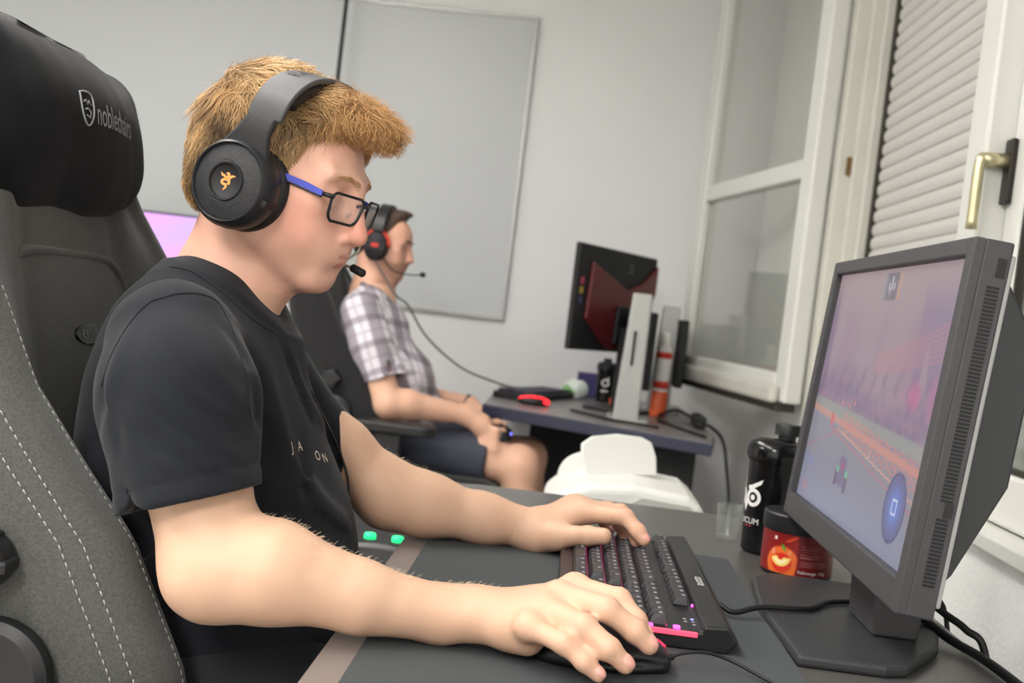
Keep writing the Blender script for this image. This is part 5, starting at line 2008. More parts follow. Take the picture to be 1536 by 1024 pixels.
for s in (-1, 1):
    ax_ = nrm(s * HL + .10 * HF * 0)
    co = HO + s * HL * .112 - HU * .019
    xh = nrm(HF)
    CM = axis_frame(co, ax_, HU)
    cu_ = MB().lathe([(.0, -.034), (.040, -.036), (.0465, -.030), (.0475, -.022), (.0465, -.012), (.0425, -.0035), (.0405, -.0012), (.0392, -.0022), (.0385, -.0048), (.0, -.0048)], 64, CM)
    ear = cu_.build('ear_cup', M_hs, hs, auto=50)
    MB().lathe([(.0385, -.0046), (.037, -.0040), (.026, -.0008), (.0195, .0008), (.0182, .0002), (.0175, -.003), (.0, -.003)], 64, CM).build('grille', M_grille, ear, auto=50)
    MB().lathe([(.0205, -.002), (.0205, .0010), (.0195, .0022), (.0180, .0020), (.0172, -.0004), (.0165, -.0012), (0, -.0012)], 48, CM).build('emblem_disc', M_hs2, ear, auto=50)
    # three-headed emblem, drawn as ribbons
    XR_ = nrm(HF * .97 + HU * .0) if s < 0 else -HF
    YR_ = nrm(np.cross(ax_, XR_))
    LM = frame(co + ax_ * (-.0011), XR_, YR_, ax_)

    def ribbon(mb, pts, w):
        P_ = smooth_path([(x, y, 0) for x, y in pts], 5)
        m_ = len(P_)
        ws = np.interp(np.linspace(0, 1, m_), np.linspace(0, 1, len(w)), w)
        L_, R_ = [], []
        for i in range(m_):
            t_ = nrm(P_[min(i + 1, m_ - 1)] - P_[max(i - 1, 0)])
            n_ = V3(-t_[1], t_[0], 0)
            L_.append(P_[i] + n_ * ws[i])
            R_.append(P_[i] - n_ * ws[i])
        V_ = [xf(LM, [p])[0] for p in L_ + R_]
        F_ = [(i, m_ + i, m_ + i + 1, i + 1) for i in range(m_ - 1)]
        mb.add(V_, F_)
    eb_ = MB()
    u_ = .00115
    ribbon(eb_, [(-7 * u_, 6.5 * u_), (-5 * u_, 4.6 * u_), (-3 * u_, 4.2 * u_), (-.5 * u_, 2.0 * u_), (2.5 * u_, .8 * u_), (3.0 * u_, -1.6 * u_), (.5 * u_, -2.4 * u_)], [.0004, .0013, .0012, .0018, .0015, .0013, .0005])
    ribbon(eb_, [(8 * u_, 6.0 * u_), (5 * u_, 5.2 * u_), (3.2 * u_, 3.8 * u_), (2.6 * u_, 1.6 * u_)], [.0003, .0014, .0013, .0010])
    ribbon(eb_, [(-1.6 * u_, 6.4 * u_), (.2 * u_, 6.8 * u_), (1.4 * u_, 5.4 * u_), (.4 * u_, 3.4 * u_), (-1.8 * u_, 1.2 * u_), (-4.2 * u_, -.4 * u_), (-3.6 * u_, -2.6 * u_), (-.6 * u_, -3.2 * u_), (1.0 * u_, -5.0 * u_), (-.6 * u_, -7.2 * u_), (-1.2 * u_, -8.8 * u_)], [.0006, .0014, .0014, .0016, .0014, .0013, .0013, .0013, .0012, .0008, .0002])
    eb_.build('emblem', M_orange, ear, smooth=False)
    MB().lathe([(.040, -.0355), (.0455, -.038), (.0475, -.045), (.0455, -.052), (.036, -.055), (.028, -.050), (.026, -.040), (.028, -.036)], 56, CM).build('ear_cushion', M_leath, ear)
    bt_ = MB().box((-.012, -.004, -.006), (.012, .004, .0032), axis_frame(co - ax_ * .018 + HF * .0445 - HU * .012, HF * .95 - HU * .25, HL))
    bt_.build('button', M_hs2, ear, smooth=False, bevel=.002)
    # fork from cup to band
    fk_ = MB()
    rows = []
    for (t, w_, th, out) in ((0, .034, .010, .098), (.25, .027, .010, .101), (.5, .021, .009, .1025), (.8, .0185, .008, .1015), (1.0, .0185, .008, .0975)):
        u_c = .010 + t * .050
        rows.append((HO + s * HL * out + HU * u_c + HF * (.002 + .016 * t), w_ * .95, th))
    V_, F_ = [], []
    for (p_, w_, th) in rows:
        for (a_, b_) in ((-1, -1), (1, -1), (1, 1), (-1, 1)):
            V_.append(p_ + HF * a_ * w_ + s * HL * b_ * th / 2)
    for i in range(len(rows) - 1):
        for k in range(4):
            F_.append((i * 4 + k, i * 4 + (k + 1) % 4, i * 4 + 4 + (k + 1) % 4, i * 4 + 4 + k))
    F_ += [(3, 2, 1, 0), tuple(len(rows) * 4 - 4 + k for k in range(4))]
    mesh('slider', V_, F_, M_hs, hs, bevel=.003, auto=40)
# head band: a wide strap over the crown
NB = 40


def band_pt(t, off):
    """t 0..1 from near side to far side"""
    a_ = pi * (1 - t)
    x_ = np.sign(cos(a_)) * abs(cos(a_)) ** .80
    y_ = abs(sin(a_)) ** .95
    return HO + HL * (x_ * (.0975 + off)) + HU * (.052 + y_ * (.0585 + off)) + HF * (.018 + .006 * y_)


def strap(o0, o1, t0, t1, wf, name, m, bev):
    V_, F_ = [], []
    for i in range(NB + 1):
        t = t0 + (t1 - t0) * i / NB
        w_ = wf(t)
        for (o_, a_) in ((o0, -1), (o0, 1), (o1, 1), (o1, -1)):
            V_.append(band_pt(t, o_) + HF * a_ * w_)
    for i in range(NB):
        for k in range(4):
            F_.append((i * 4 + k, i * 4 + (k + 1) % 4, i * 4 + 4 + (k + 1) % 4, i * 4 + 4 + k))
    F_ += [(3, 2, 1, 0), tuple(NB * 4 + k for k in range(4))]
    return mesh(name, V_, F_, m, hs, bevel=bev, auto=40)


bnd = strap(.001, .0065, .0, 1.0, lambda t: .0200 + .0015 * sin(pi * t), 'headband', M_band, .0018)
strap(-.0125, .0005, .10, .90, lambda t: .0185, 'band_cushion', M_leath, .004)
bn_bvh = bvh_of(*[np.array([tuple(v.co) for v in bnd.data.vertices]) + _loc_of(bnd), [tuple(p.vertices) for p in bnd.data.polygons]])
tv, tf = text_geo('RAZER', .021, 0, 'CENTER', space=1.25, subdiv=1)
bo = band_pt(.44, .03)
bx = nrm(band_pt(.52, 0) - band_pt(.44, 0))
bl = project(xf(frame(bo, bx, nrm(np.cross(HU, bx)), HU), tv), bn_bvh, -HU, .0008)
mesh('lettering', bl, tf, mat('band_print', rgb(52, 52, 54), .5), bnd, smooth=False)
# microphone boom from the far cup
tip0, tip1 = PN(515, 394, H(.0, .045, 0), HL), PN(546, 411, H(.0, .040, 0), HL)
MB().tube(smooth_path([HO + HL * .10 + HF * .035 - HU * .02, H(.075, .088, -.055), tip0, mid(tip0, tip1, .45)], 8), .0017, 8).build('mic_boom', mat('steel', rgb(190, 184, 170), .3, metal=.9), hs)
mt = mid(tip0, tip1, .4)
MB().tube([mt, mid(mt, tip1, .1), mid(mt, tip1, .9), tip1], [.0035, .0048, .0048, .0036], 14).build('mic_capsule', M_hs2, hs)
wire = [HO + HL * .098 - HU * .045, W(426, 446, 1.33), W(429, 490, 1.325), W(436, 530, 1.30)]
wp = smooth_path(wire, 6)
for (x, y) in ((452, 565), (470, 595), (488, 625), (502, 660), (513, 690), (521, 715), (522, 742)):
    h = SHIRT_BVH.ray_cast(Vector(CAM), Vector(nrm(ray(x, y))))[0]
    p = np.array(h) - nrm(ray(x, y)) * .004 if h is not None else W(x, y, 1.38)
    wp.append(p)
wp += [W(523, 770, 1.36), W(520, 840, 1.36)]
MB().tube(smooth_path(wp[::2], 4), .0017, 6).build('wire', M_cable, hs)

# ================================================================== GLASSES
gl_ = thing('glasses', 'black rectangular glasses with blue temples on the near face', 'glasses', H(.1, 0, 0))
M_frame = mat('frame_black', rgb(26, 26, 30), .35)
M_blue_t = mat('temple_blue', rgb(76, 84, 190), .35)
M_lens = glass_mat('lens_glass', (.985, .99, .99), .05, .01, .16)  # haze whitens the lens in place of a pale reflection
pant = pitch(8)
for s in (-1, 1):
    # lens plane: wrapped back at the outside
    ctr = H(.1030, s * .0335, -.0145)
    lx = nrm(HL * s * .97 - HF * .24)          # outward across the lens
    ly = nrm(HU * .985 + HF * .10)
    ln_ = nrm(np.cross(lx, ly)) * s
    o2 = []
    for (x, y) in rrect(.050, .0300, .009, 6):
        sh_x = x * (1 + .10 * (y / .016))
        o2.append(ctr + lx * sh_x + ly * y)
    MB().tube(smooth_path(o2 + [o2[0]], 2)[:-1], .0016, 8, closed=True).build('rim', M_frame, gl_)
    lensV = [ctr] + o2
    n_ = len(o2)
    mesh('lens', [v + ln_ * .0004 for v in lensV], [(0, 1 + k, 1 + (k + 1) % n_) for k in range(n_)], M_lens, gl_, smooth=False)
    # temple
    hinge = ctr + lx * .0265 + ly * .010
    earp = H(.020, s * .079, .006)
    e2 = hinge - HF * .010 + HL * s * .003
    MB().tube([ctr + lx * .0245 + ly * .0095, hinge, e2], [.0022, .0027, .0025], 8).build('hinge', M_frame, gl_)
    tp = smooth_path([e2, mid(e2, earp, .35), mid(e2, earp, .7), earp], 6)
    tm = MB()
    m_ = len(tp)
    V_, F_ = [], []
    for i, p_ in enumerate(tp):
        hh = np.interp(i / (m_ - 1), [0, .25, .6, 1], [.0030, .0042, .0034, .0022])
        for (a_, b_) in ((-1, -1), (1, -1), (1, 1), (-1, 1)):
            V_.append(p_ + HL * a_ * .0011 + HU * b_ * hh)
    for i in range(m_ - 1):
        for k in range(4):
            F_.append((i * 4 + k, i * 4 + (k + 1) % 4, i * 4 + 4 + (k + 1) % 4, i * 4 + 4 + k))
    F_ += [(3, 2, 1, 0), tuple(4 * m_ - 4 + k for k in range(4))]
    tpo = mesh('temple', V_, F_, M_blue_t, gl_, bevel=.0008, auto=40)
    MB().tube([p_ - HU * .0036 + HL * s * .0006 for p_ in tp], .0011, 6).build('temple_edge', M_frame, tpo)
    MB().tube([H(.1010, s * .0105, -.017), H(.0985, s * .0120, -.019), H(.0975, s * .0125, -.023)], [.0012, .0020, .0018], 8).build('nose_pad', M_lens, gl_)
MB().tube(smooth_path([H(.1040, -.0095, -.0075), H(.1095, 0, -.004), H(.1040, .0095, -.0075)], 6), .0017, 8).build('bridge', M_frame, gl_)
# ================================================================== CHAIRS
def fabric(name, col, scale, amt):
    m = mat(name, col, .95, spec=.15, noise=(scale, amt), bump=(1500, .5, .0008), sheen=.2)
    return m


M_fab = fabric('chair_fabric', rgb(84, 84, 81), 420, .30)
M_fabk = fabric('chair_black', rgb(40, 40, 41), 300, .1)
M_vel = mat('velour_black', rgb(24, 25, 28), .95, spec=.12, noise=(14, .25), bump=(900, .2, .0005), sheen=.08)
M_thread = mat('thread_grey', rgb(168, 166, 160), .8)

ZB = [.40, .55, .695, .81, .875, .945, 1.03, 1.082, 1.14, 1.20, 1.28, 1.36]
BB = [.15, .165, .165, .135, .098, .062, .042, .026, .004, -.006, -.012, -.03]
HW = [.262, .268, .275, .275, .275, .275, .274, .272, .262, .245, .222, .185]


def chair_section(z, C0):
    xp = -.558 - .25 * (z - .98)
    b = np.interp(z, ZB, BB)
    w = np.interp(z, ZB, HW)
    top = sstep(1.25, 1.315, z)
    half = [(xp - .10 + .05 * top, 0), (xp - .10 + .05 * top, w - .06), (xp - .085 + .04 * top, w - .012), (xp - .05 + .3 * b * (b > 0), w), (xp + b - .062, w + .002), (xp + b - .030, w - .001),
            (xp + b - .008, w - .014), (xp + b, w - .035), (xp + b - .010, w - .060), (xp + max(b, 0) * .45 + .002, w - .092), (xp + .012, w - .125), (xp + .004, w - .155), (xp + .006, w * .3), (xp + .008, 0)]
    return half


def make_chair(name, label, off, mfab, msmall, detail):
    off = np.asarray(off, float)
    yc = 1.24
    root = thing(name, label, 'chair', off + V3(-.30, yc, 0))
    zs = np.linspace(.42, 1.315, 66)
    rows = []
    for z in zs:
        h = chair_section(z, yc)
        p = smooth_path([V3(x, y, 0) for x, y in h], 5)
        near = [V3(q[0], yc - q[1], z) for q in p]
        far = [V3(q[0], yc + q[1], z) for q in p[::-1]][1:-1]
        rows.append(near + far)
    n = len(rows[0])
    V = np.array([q for r in rows for q in r]) + off
    F = [(i * n + (k + 1) % n, i * n + k, (i + 1) * n + k, (i + 1) * n + (k + 1) % n) for i in range(len(rows) - 1) for k in range(n)]
    F.append(tuple(range(n)))
    F.append(tuple((len(rows) - 1) * n + k for k in range(n))[::-1])
    bk = mesh('backrest', V, F, mfab, root)
    nn = len(smooth_path([V3(x, y, 0) for x, y in chair_section(.8, yc)], 5))
    if detail:
        # stitched seams along the near and far wings
        for si, (col_i, lab) in enumerate(((5 * 5, 'a'), (4 * 5 + 1, 'b'), (7 * 5 + 1, 'c'))):
            st = MB()
            pts = []
            for z in np.linspace(.60, 1.04, 240):
                pr_ = smooth_path([V3(x, y, 0) for x, y in chair_section(z, yc)], 5)
                pts.append(V3(pr_[col_i][0], yc - pr_[col_i][1], z) + off)
            acc, step = 0, .0085
            cum = np.concatenate([[0], np.cumsum([np.linalg.norm(pts[i + 1] - pts[i]) for i in range(len(pts) - 1)])])
            L_ = cum[-1]
            P_ = np.array(pts)
            for s0 in np.arange(0, L_ - step, step):
                a_ = np.array([np.interp(s0, cum, P_[:, k]) for k in range(3)])
                b_ = np.array([np.interp(s0 + step * .62, cum, P_[:, k]) for k in range(3)])
                o_ = V3(.0004, -.0006, 0)
                st.tube([a_ + o_, mid(a_, b_, .5) + o_ * 1.8, b_ + o_], .00065 if si < 2 else .0004, 5)
            so_ = st.build('seam_stitching', M_thread, bk)
            so_['kind'] = 'stuff'
        # rim of the inset back panel
        rim = []
        for (y, z) in ((1.085, .80), (1.085, .95), (1.092, 1.035), (1.12, 1.067), (1.24, 1.070), (1.34, 1.064), (1.375, 1.03), (1.385, .95), (1.385, .80)):
            rim.append((-.558 - .25 * (z - .98) + .004, y, z))
        MB().tube(smooth_path([V3(*p) + off for p in rim], 8), .0055, 8).build('panel_rim', mfab, bk)
        # oval badge
        bo = V3(-.558 + .006, 1.245, .98) + off
        BM = axis_frame(bo, (1, 0, .25), (0, 1, 0))
        bd = MB()
        bd.prism([(.034 * cos(t), .0118 * sin(t)) for t in np.linspace(0, 2 * pi, 28, endpoint=False)], -.004, .004, BM)
        bo_ = bd.build('badge', M_blackg, bk, smooth=False, bevel=.0015)
        tv, tf = text_geo('EPIC', .0125, 0, 'CENTER')
        mesh('badge_letters', xf(BM, tv * V3(1.7, 1, 1) + V3(0, -.0042, .0046)), tf, mat('badge_grey', rgb(120, 120, 122), .4), bo_, smooth=False)
    else:
        pass
    # seat, arms, base
    sf = Field().u(RBox(off + V3(-.20, yc, .455), (.26, .25, .055), .045), .01)
    for s in (-1, 1):
        sf.u(Cone(off + V3(-.42, yc + s * .225, .485), off + V3(.0, yc + s * .225, .485), .05, .045), .03)
    v_, q_ = nets(sf, off + V3(-.52, yc - .33, .36), off + V3(.12, yc + .33, .58), .008)
    mesh('seat', v_, q_, mfab, root)
    for s in (-1, 1):
        yy = yc + s * .34
        ap = MB().prism(rrect(.27, .095, .035, cx=off[0] - .285, cy=off[1] + yy), off[2] + .655, off[2] + .687)
        ar = ap.build('armrest', M_black, root, smooth=False, bevel=.008)
        MB().box(off + V3(-.33, yy - .025, .44), off + V3(-.25, yy + .025, .655)).box(off + V3(-.33, min(yy, yc + s * .2), .40), off + V3(-.25, max(yy, yc + s * .2), .44)).build('arm_post', M_black, ar, smooth=False, bevel=.006)
        # hinge cover and tilt knob on each side
        hc = off + V3(-.475, yc + s * .277, .685)
        MB().lathe([(0, 0), (.052, 0), (.056, .008), (.054, .018), (.045, .023), (.040, .0215), (0, .0215)], 40, axis_frame(hc, (0, s, 0))).build('hinge_cover', M_black, root, auto=40)
        kc_ = off + V3(-.492, yc + s * .277, .790)
        kn_ = MB().lathe([(0, 0), (.024, 0), (.0265, .008), (.0265, .028), (.022, .034), (0, .034)], 30, axis_frame(kc_, (0, s, 0)))
        for k in range(5):
            a_ = k * 2 * pi / 5
            kn_.box((.020, -.006, .006), (.030, .006, .033), axis_frame(kc_, (0, s, 0)) @ rotz(a_))
        kn_.build('tilt_knob', M_black, root, smooth=False, bevel=.003)
    MB().lathe([(0, .11), (.028, .11), (.028, .30), (.018, .30), (.018, .395), (.09, .398), (.09, .41), (0, .41)], 24, frame(off + V3(-.24, yc, 0), (1, 0, 0), (0, 1, 0), (0, 0, 1))).build('gas_lift', M_black, root, auto=40)
    for k in range(5):
        a_ = 2 * pi * k / 5 + .3
        d_ = V3(cos(a_), sin(a_), 0)
        c_ = off + V3(-.24, yc, 0)
        lg_ = MB().tube([c_ + V3(0, 0, .12), c_ + d_ * .2 + V3(0, 0, .10), c_ + d_ * .31 + V3(0, 0, .075)], [.028, .024, .018], 10).build('base_leg', M_black, root)
        MB().lathe([(0, -.02), (.026, -.02), (.028, -.012), (.028, .012), (.026, .02), (0, .02)], 20, axis_frame(c_ + d_ * .31 + V3(0, 0, .0285), (-d_[1], d_[0], 0))).build('caster', M_blackg, lg_, auto=40)
    return root, bk


gchair, gback = make_chair('gaming_chair', 'dark grey fabric gaming chair with pale stitching behind the person in black T-shirt', (0, 0, 0), M_fab, M_black, True)
fchair, fback = make_chair('gaming_chair', 'black gaming chair holding the person in plaid shirt', (-.205, 2.36, 0), M_fabk, M_black, False)

# headrest pillow on the near chair
pc0 = V3(-.632, 1.236, 1.216)
pax = np.array([nrm((1, 0, .25)), (0, 1, 0), nrm((-.25, 0, 1))])
pf_ = Field().u(RBox(pc0, (.058, .205, .090), .055, pax), .01)
pf_.u(Ell(pc0 + pax[0] * .012, (.070, .200, .086), pax), .02)
pf_.u(Ell(pc0 + V3(.026, .05, -.066), (.036, .11, .035), pax), .03)
pf_.u(Ell(pc0 + V3(.0, -.10, -.075), (.05, .10, .05), pax), .03)
pf_.disp = lambda P: .0028 * wob(P, 32, 14) + .0008 * wob(P, 90, 15)
pV, pF = nets(pf_, pc0 - V3(.16, .30, .2), pc0 + V3(.16, .30, .2), .0045)
pV = relax(pV, pF, 2)
pil = thing('head_pillow', 'black velour head pillow with grey shield emblem at top of the grey chair', 'pillow', (pc0[0], pc0[1], pc0[2] - .1))
po_ = mesh('pillow_cushion', pV, pF, M_vel, pil)
pb_ = bvh_of(pV, pF)
M_emb = mat('embroidery_grey', rgb(150, 152, 156), .7)


def on_pillow(V2, lift=.0008):
    o = []
    for (a, b) in V2:
        p = pc0 + V3(0, 1, 0) * a + pax[2] * b
        o.append(p)
    return project(o, pb_, -pax[0], lift)


y_s = -.045
sh = [(-.013, .0165), (0, .019), (.013, .0165), (.0135, .0), (.009, -.012), (0, -.019), (-.009, -.012), (-.0135, 0)]
shp = smooth_path([V3(y_s + a, -.004 + b, 0) for a, b in sh + [sh[0]]], 4)[:-1]
em_ = MB().tube(on_pillow([(p[0], p[1]) for p in shp]), .0011, 6, closed=True)
em_.tube(on_pillow([(y_s - .008, .002), (y_s - .003, .005), (y_s, .0), (y_s + .004, .005), (y_s + .008, .0)]), .0010, 5)
em_.tube(on_pillow([(y_s - .006, -.006), (y_s, -.004), (y_s + .006, -.008), (y_s + .004, -.014), (y_s - .004, -.012)]), .0010, 5)
em_.build('shield_emblem', M_emb, po_)
tv, tf = text_geo('noblechairs', .038, 0, 'LEFT', space=1.0, subdiv=1)
pt_ = on_pillow([(y_s + .019 + x * .62, -.018 + y) for x, y, z in tv], .0012)
mesh('embroidered_letters', pt_, tf, M_emb, po_, smooth=False)
zc_ = pV[(np.abs(pV[:, 1] - 1.30) < .04)]
zp = zc_[zc_[:, 2].argmin()] + V3(.012, 0, .003)
MB().box(zp + V3(-.003, -.003, -.016), zp + V3(.003, .001, 0)).build('zip_pull', M_blackg, pil, smooth=False, bevel=.001)
# ================================================================== THE FAR PLAYER
HYAW, HPIT, HS = radians(4), radians(4), .93
f0 = V3(cos(HYAW), -sin(HYAW), 0)
HL = V3(sin(HYAW), cos(HYAW), 0)
HF = f0 * cos(HPIT) - V3(0, 0, 1) * sin(HPIT)
HU = f0 * sin(HPIT) + V3(0, 0, 1) * cos(HPIT)
HA = np.array([HF, HL, HU])
HO = W(562, 368, 3.52) + HL * .10 + HU * .012
CS = -.004
b2 = Field()
face_field(b2)
n0, n1 = H(-.022, 0, -.05), W(555, 445, 3.6)
b2.u(Cone(n0, n1, .056, .060), .03)
b2.u(Cone(H(.03, 0, -.085), W(572, 448, 3.6), .036, .040), .03)
sN, sF = W(541, 468, 3.44), W(556, 472, 3.78)
b2.u(Cone(n1, W(548, 500, 3.6), .06, .08), .04)
b2.u(Cone(mid(sN, sF, .08), mid(sF, sN, .08), .045, .045), .04)
b2.u(Ell(W(565, 540, 3.6), (.09, .14, .2)), .04)
p2 = V3(-.56, 3.62, .60)
b2.u(Ell(p2, (.10, .15, .09)), .05)
eN, wN = W(583, 606, 3.37), W(700, 622, 3.46)
b2.u(Cone(sN, eN, .050, .044), .03).u(Cone(eN, W(610, 606, 3.39), .042, .044), .02).u(Cone(W(610, 606, 3.39), wN, .044, .028), .02)
hN2 = W(736, 646, 3.47)
b2.u(Cone(wN, mid(wN, hN2, .6), .030, .036), .02)
eF, wF = W(628, 592, 3.86), W(703, 606, 3.70)
b2.u(Cone(sF, eF, .048, .040), .03).u(Cone(eF, wF, .038, .027), .02).u(Cone(wF, W(737, 640, 3.59), .028, .034), .02)
# fingers curled round the gamepad
for k in range(4):
    a = hN2 + V3(-.02, -.02, .012 - .018 * k)
    finger(b2, [a, a + V3(.040, -.012, -.004), a + V3(.060, .010, -.006), a + V3(.052, .030, -.006)], [.0105, .0095, .009, .008])
    a = W(737, 640, 3.59) + V3(-.015, .02, .01 - .018 * k)
    finger(b2, [a, a + V3(.038, .010, -.004), a + V3(.058, -.008, -.006), a + V3(.050, -.026, -.006)], [.0105, .0095, .009, .008])
finger(b2, [hN2 + V3(-.02, .01, .02), hN2 + V3(.015, .03, .026), hN2 + V3(.04, .04, .022)], [.013, .011, .009])
finger(b2, [W(737, 640, 3.59) + V3(-.02, -.01, .02), W(737, 640, 3.59) + V3(.012, -.03, .026), W(737, 640, 3.59) + V3(.035, -.035, .022)], [.013, .011, .009])
kN, kF = V3(-.10, 3.47, .575), V3(-.085, 3.74, .57)
aN, aF = V3(-.06, 3.46, .10), V3(-.04, 3.76, .10)
for (h, k, a) in ((p2 + V3(.02, -.09, -.01), kN, aN), (p2 + V3(.02, .09, -.01), kF, aF)):
    b2.u(Cone(h, k, .075, .062), .04).u(Cone(k, mid(k, a, .35), .058, .055), .03).u(Cone(mid(k, a, .35), a, .055, .033), .03).u(Cone(a, a + V3(.13, 0, -.065), .036, .026), .03)
V, Fq = nets(b2, (-.95, 3.1, .0), (.25, 4.1, 1.40), .0042)
V = relax(V, Fq, 1)
q = (V - HO) / HS
hf, hl_, hu = q @ HF, q @ HL, q @ HU
c = np.ones((len(V), 3)) * C(222, 176, 150)
isH = (hu > -.14) & (np.abs(hl_) < .1) & (hf > -.12)
c = over_(c, isH * .7, C(222, 168, 146))
beard = isH * sstep(-.045, -.07, hu) * sstep(.0, .04, hf) + isH * sstep(.085, .095, hf) * (np.abs(hu + .055) < .012)
c = over_(c, np.clip(beard, 0, 1) * .55, C(150, 112, 92))
lp = isH * sstep(1, .7, np.hypot(np.hypot((hf - .0965) / .013, hl_ / .0225), (hu + .0700) / .0115))
c = over_(c, lp * .7, C(196, 120, 112))
c = over_(c, isH * (np.hypot(hf - .085, hu + .002) < .012) * .35, C(150, 100, 90))
m2 = thing('person', 'person in black-and-white plaid shirt and dark shorts seated at the far grey desk', 'person', (p2[0], p2[1], 0))
mesh('body', V, Fq, M_skin, m2, col=c)
# hair: short dark brown, receding
h2 = Field()
h2.u(HE(CS - .002, 0, .044, .102, .082, .084), .01)
h2.u(HE(-.065, 0, -.012, .036, .060, .055), .03)
h2.u(HE(.050, 0, .112, .040, .045, .016, pitch(-8)), .02)


def cut2(P):
    q = (P - HO) / HS
    f, u = q @ HF, q @ HU
    return (np.interp(f, [-.14, -.07, -.03, 0, .02, .04, .06, .085], [-.06, -.055, -.03, -.005, .02, .055, .092, .112]) - u) * HS * .8


h2.cut(Fn(cut2), .006)
h2.disp = lambda P: .002 * wob(P, 150, 3) + .001 * wob(P, 420, 4)
v_, q_ = nets(h2, HO - .17, HO + .17, .0045)
mesh('hair', v_, q_, mat('dark_hair', rgb(72, 54, 42), .55, noise=(240, .4), bump=(500, .6, .002)), m2)
em_ = MB()
r = np.random.default_rng(8)
bb2 = bvh_of(V, Fq)
for s in (-1, 1):
    for k in range(50):
        t = r.random()
        h, n_, i_, d_ = bb2.find_nearest(Vector(H(.105 - .006 * t, s * (.008 + .036 * t), .018 + .005 * sin(t * 2.6) + .0025 * r.normal())))
        h, n_ = np.array(h), np.array(n_)
        dr = nrm(HL * s + r.normal(size=3) * .2)
        em_.tube([h, h + dr * .008 + n_ * .001], [.0006, .0003], 3)
em_.build('eyebrows', mat('dark_hair', (0, 0, 0)), m2)

# plaid shirt
s2 = Field()
s2.u(Ell(W(560, 520, 3.6), (.118, .170, .175)), .02)
s2.u(Ell(W(592, 575, 3.6), (.135, .165, .135)), .05)
s2.u(Ell(W(610, 622, 3.62), (.140, .17, .09)), .05)
s2.u(Cone(mid(sN, sF, .04), mid(sF, sN, .04), .056, .056), .04)
s2.u(Cone(W(551, 452, 3.53), W(557, 454, 3.67), .052, .052), .04)
h_a, h_b = W(555, 573, 3.40), W(604, 560, 3.40)
hn = nrm(np.cross(h_b - h_a, ray(580, 560)))
if hn[2] > 0:
    hn = -hn
g = Field().u(Cone(sN, W(556, 520, 3.41), .066, .068), .03).u(Cone(W(556, 520, 3.41), W(588, 590, 3.38), .068, .064), .03).sub(Cone(W(574, 556, 3.39), W(592, 606, 3.375), .052, .056), .003).cut(Plane(h_a, hn), .002)
s2.u(g, .014)
g = Field().u(Cone(sF, mid(sF, eF, .7), .064, .060), .03).cut(Plane(mid(sF, eF, .62), nrm(eF - sF)), .002)
s2.u(g, .014)
s2.cut(Plane((0, 0, .60), (0, 0, -1)), .004)
s2.disp = lambda P: .004 * wob(P, 34, 21) + .0018 * wob(P, 85, 22)
V, Fq = nets(s2, (-.95, 3.2, .55), (-.2, 4.0, 1.16), .0048)
V = relax(V, Fq, 1)
arm_d = nrm(eN - sN)
sleeve_m = (np.abs((V - sN) @ nrm(np.cross(arm_d, V3(0, 1, 0)))) < .09) & (V[:, 1] < 3.465)
al = np.where(sleeve_m, (V - sN) @ arm_d, V[:, 2] + .25 * (V[:, 0] + .6))
ac = np.where(sleeve_m, (V - sN) @ nrm(np.cross(arm_d, V3(0, 1, 0))), (V[:, 0] + .25 * (V[:, 2] - .8)) + .55 * (V[:, 1] - 3.6))
al = al + .004 * wob(V, 40, 1)
ac = ac + .004 * wob(V, 40, 2)
PP = .086
s_a = sstep(.10, .14, np.abs((al / PP) % 1 - .5)) * -1 + 1
s_b = sstep(.20, .24, np.abs((ac / PP) % 1 - .5)) * -1 + 1
t_a = (np.abs((al / PP + .5) % 1 - .5) < .05) * .35
t_b = (np.abs((ac / PP + .5) % 1 - .5) < .05) * .35
c = np.ones((len(V), 3)) * C(214, 208, 216)
c = over_(c, s_a * .55, C(104, 92, 100))
c = over_(c, s_b * .62, C(92, 80, 90))
c = over_(c, np.maximum(t_a, t_b), C(120, 108, 118))
plaid = mesh('plaid_shirt', V, Fq, mat('plaid_cotton', (1, 1, 1), .85, attr='Col', bump=(700, .15, .0005)), m2, col=c)
cr = [W(543, 424, 3.60), W(546, 428, 3.53), W(562, 440, 3.51), W(580, 452, 3.53), W(588, 458, 3.58), W(590, 457, 3.63), W(582, 447, 3.68), W(560, 430, 3.69)]
cr = smooth_path(cr + [cr[0]], 5)[:-1]
MB().tube(cr, .010, 8, closed=True).build('shirt_collar', mat('collar_dark', rgb(120, 112, 122), .85), plaid)
# shorts, shoes, wrist strap
sh2 = Field().u(Ell(p2 + V3(.0, 0, .0), (.13, .175, .105)), .03)
for (h, k) in ((p2 + V3(.02, -.09, -.01), kN), (p2 + V3(.02, .09, -.01), kF)):
    g = Field().u(Cone(h, k, .092, .084), .03).cut(Plane(mid(h, k, .78), nrm(k - h)), .003)
    sh2.u(g, .03)
sh2.disp = lambda P: .004 * wob(P, 40, 31)
v_, q_ = nets(sh2, (-.85, 3.3, .40), (.05, 3.95, .78), .006)
mesh('shorts', v_, q_, mat('grey_blue_cloth', rgb(62, 66, 78), .9, noise=(300, .12)), m2)
for a in (aN, aF):
    g = Field().u(Ell(a + V3(.06, 0, -.058), (.145, .05, .045)), .01).u(Ell(a + V3(0, 0, -.02), (.06, .048, .06)), .03).cut(Plane((0, 0, .004), (0, 0, -1)), .004)
    v_, q_ = nets(g, a - .25, a + .25, .008)
    mesh('shoe', v_, q_, M_black2, m2)
ws = MB().tube([wF + V3(-.012, 0, .004), wF + V3(.004, -.002, 0)], [.031, .031], 20)
tag(ws.build('wristband', M_black2), 'black wristband on the far wrist of the person in plaid', 'wristband')
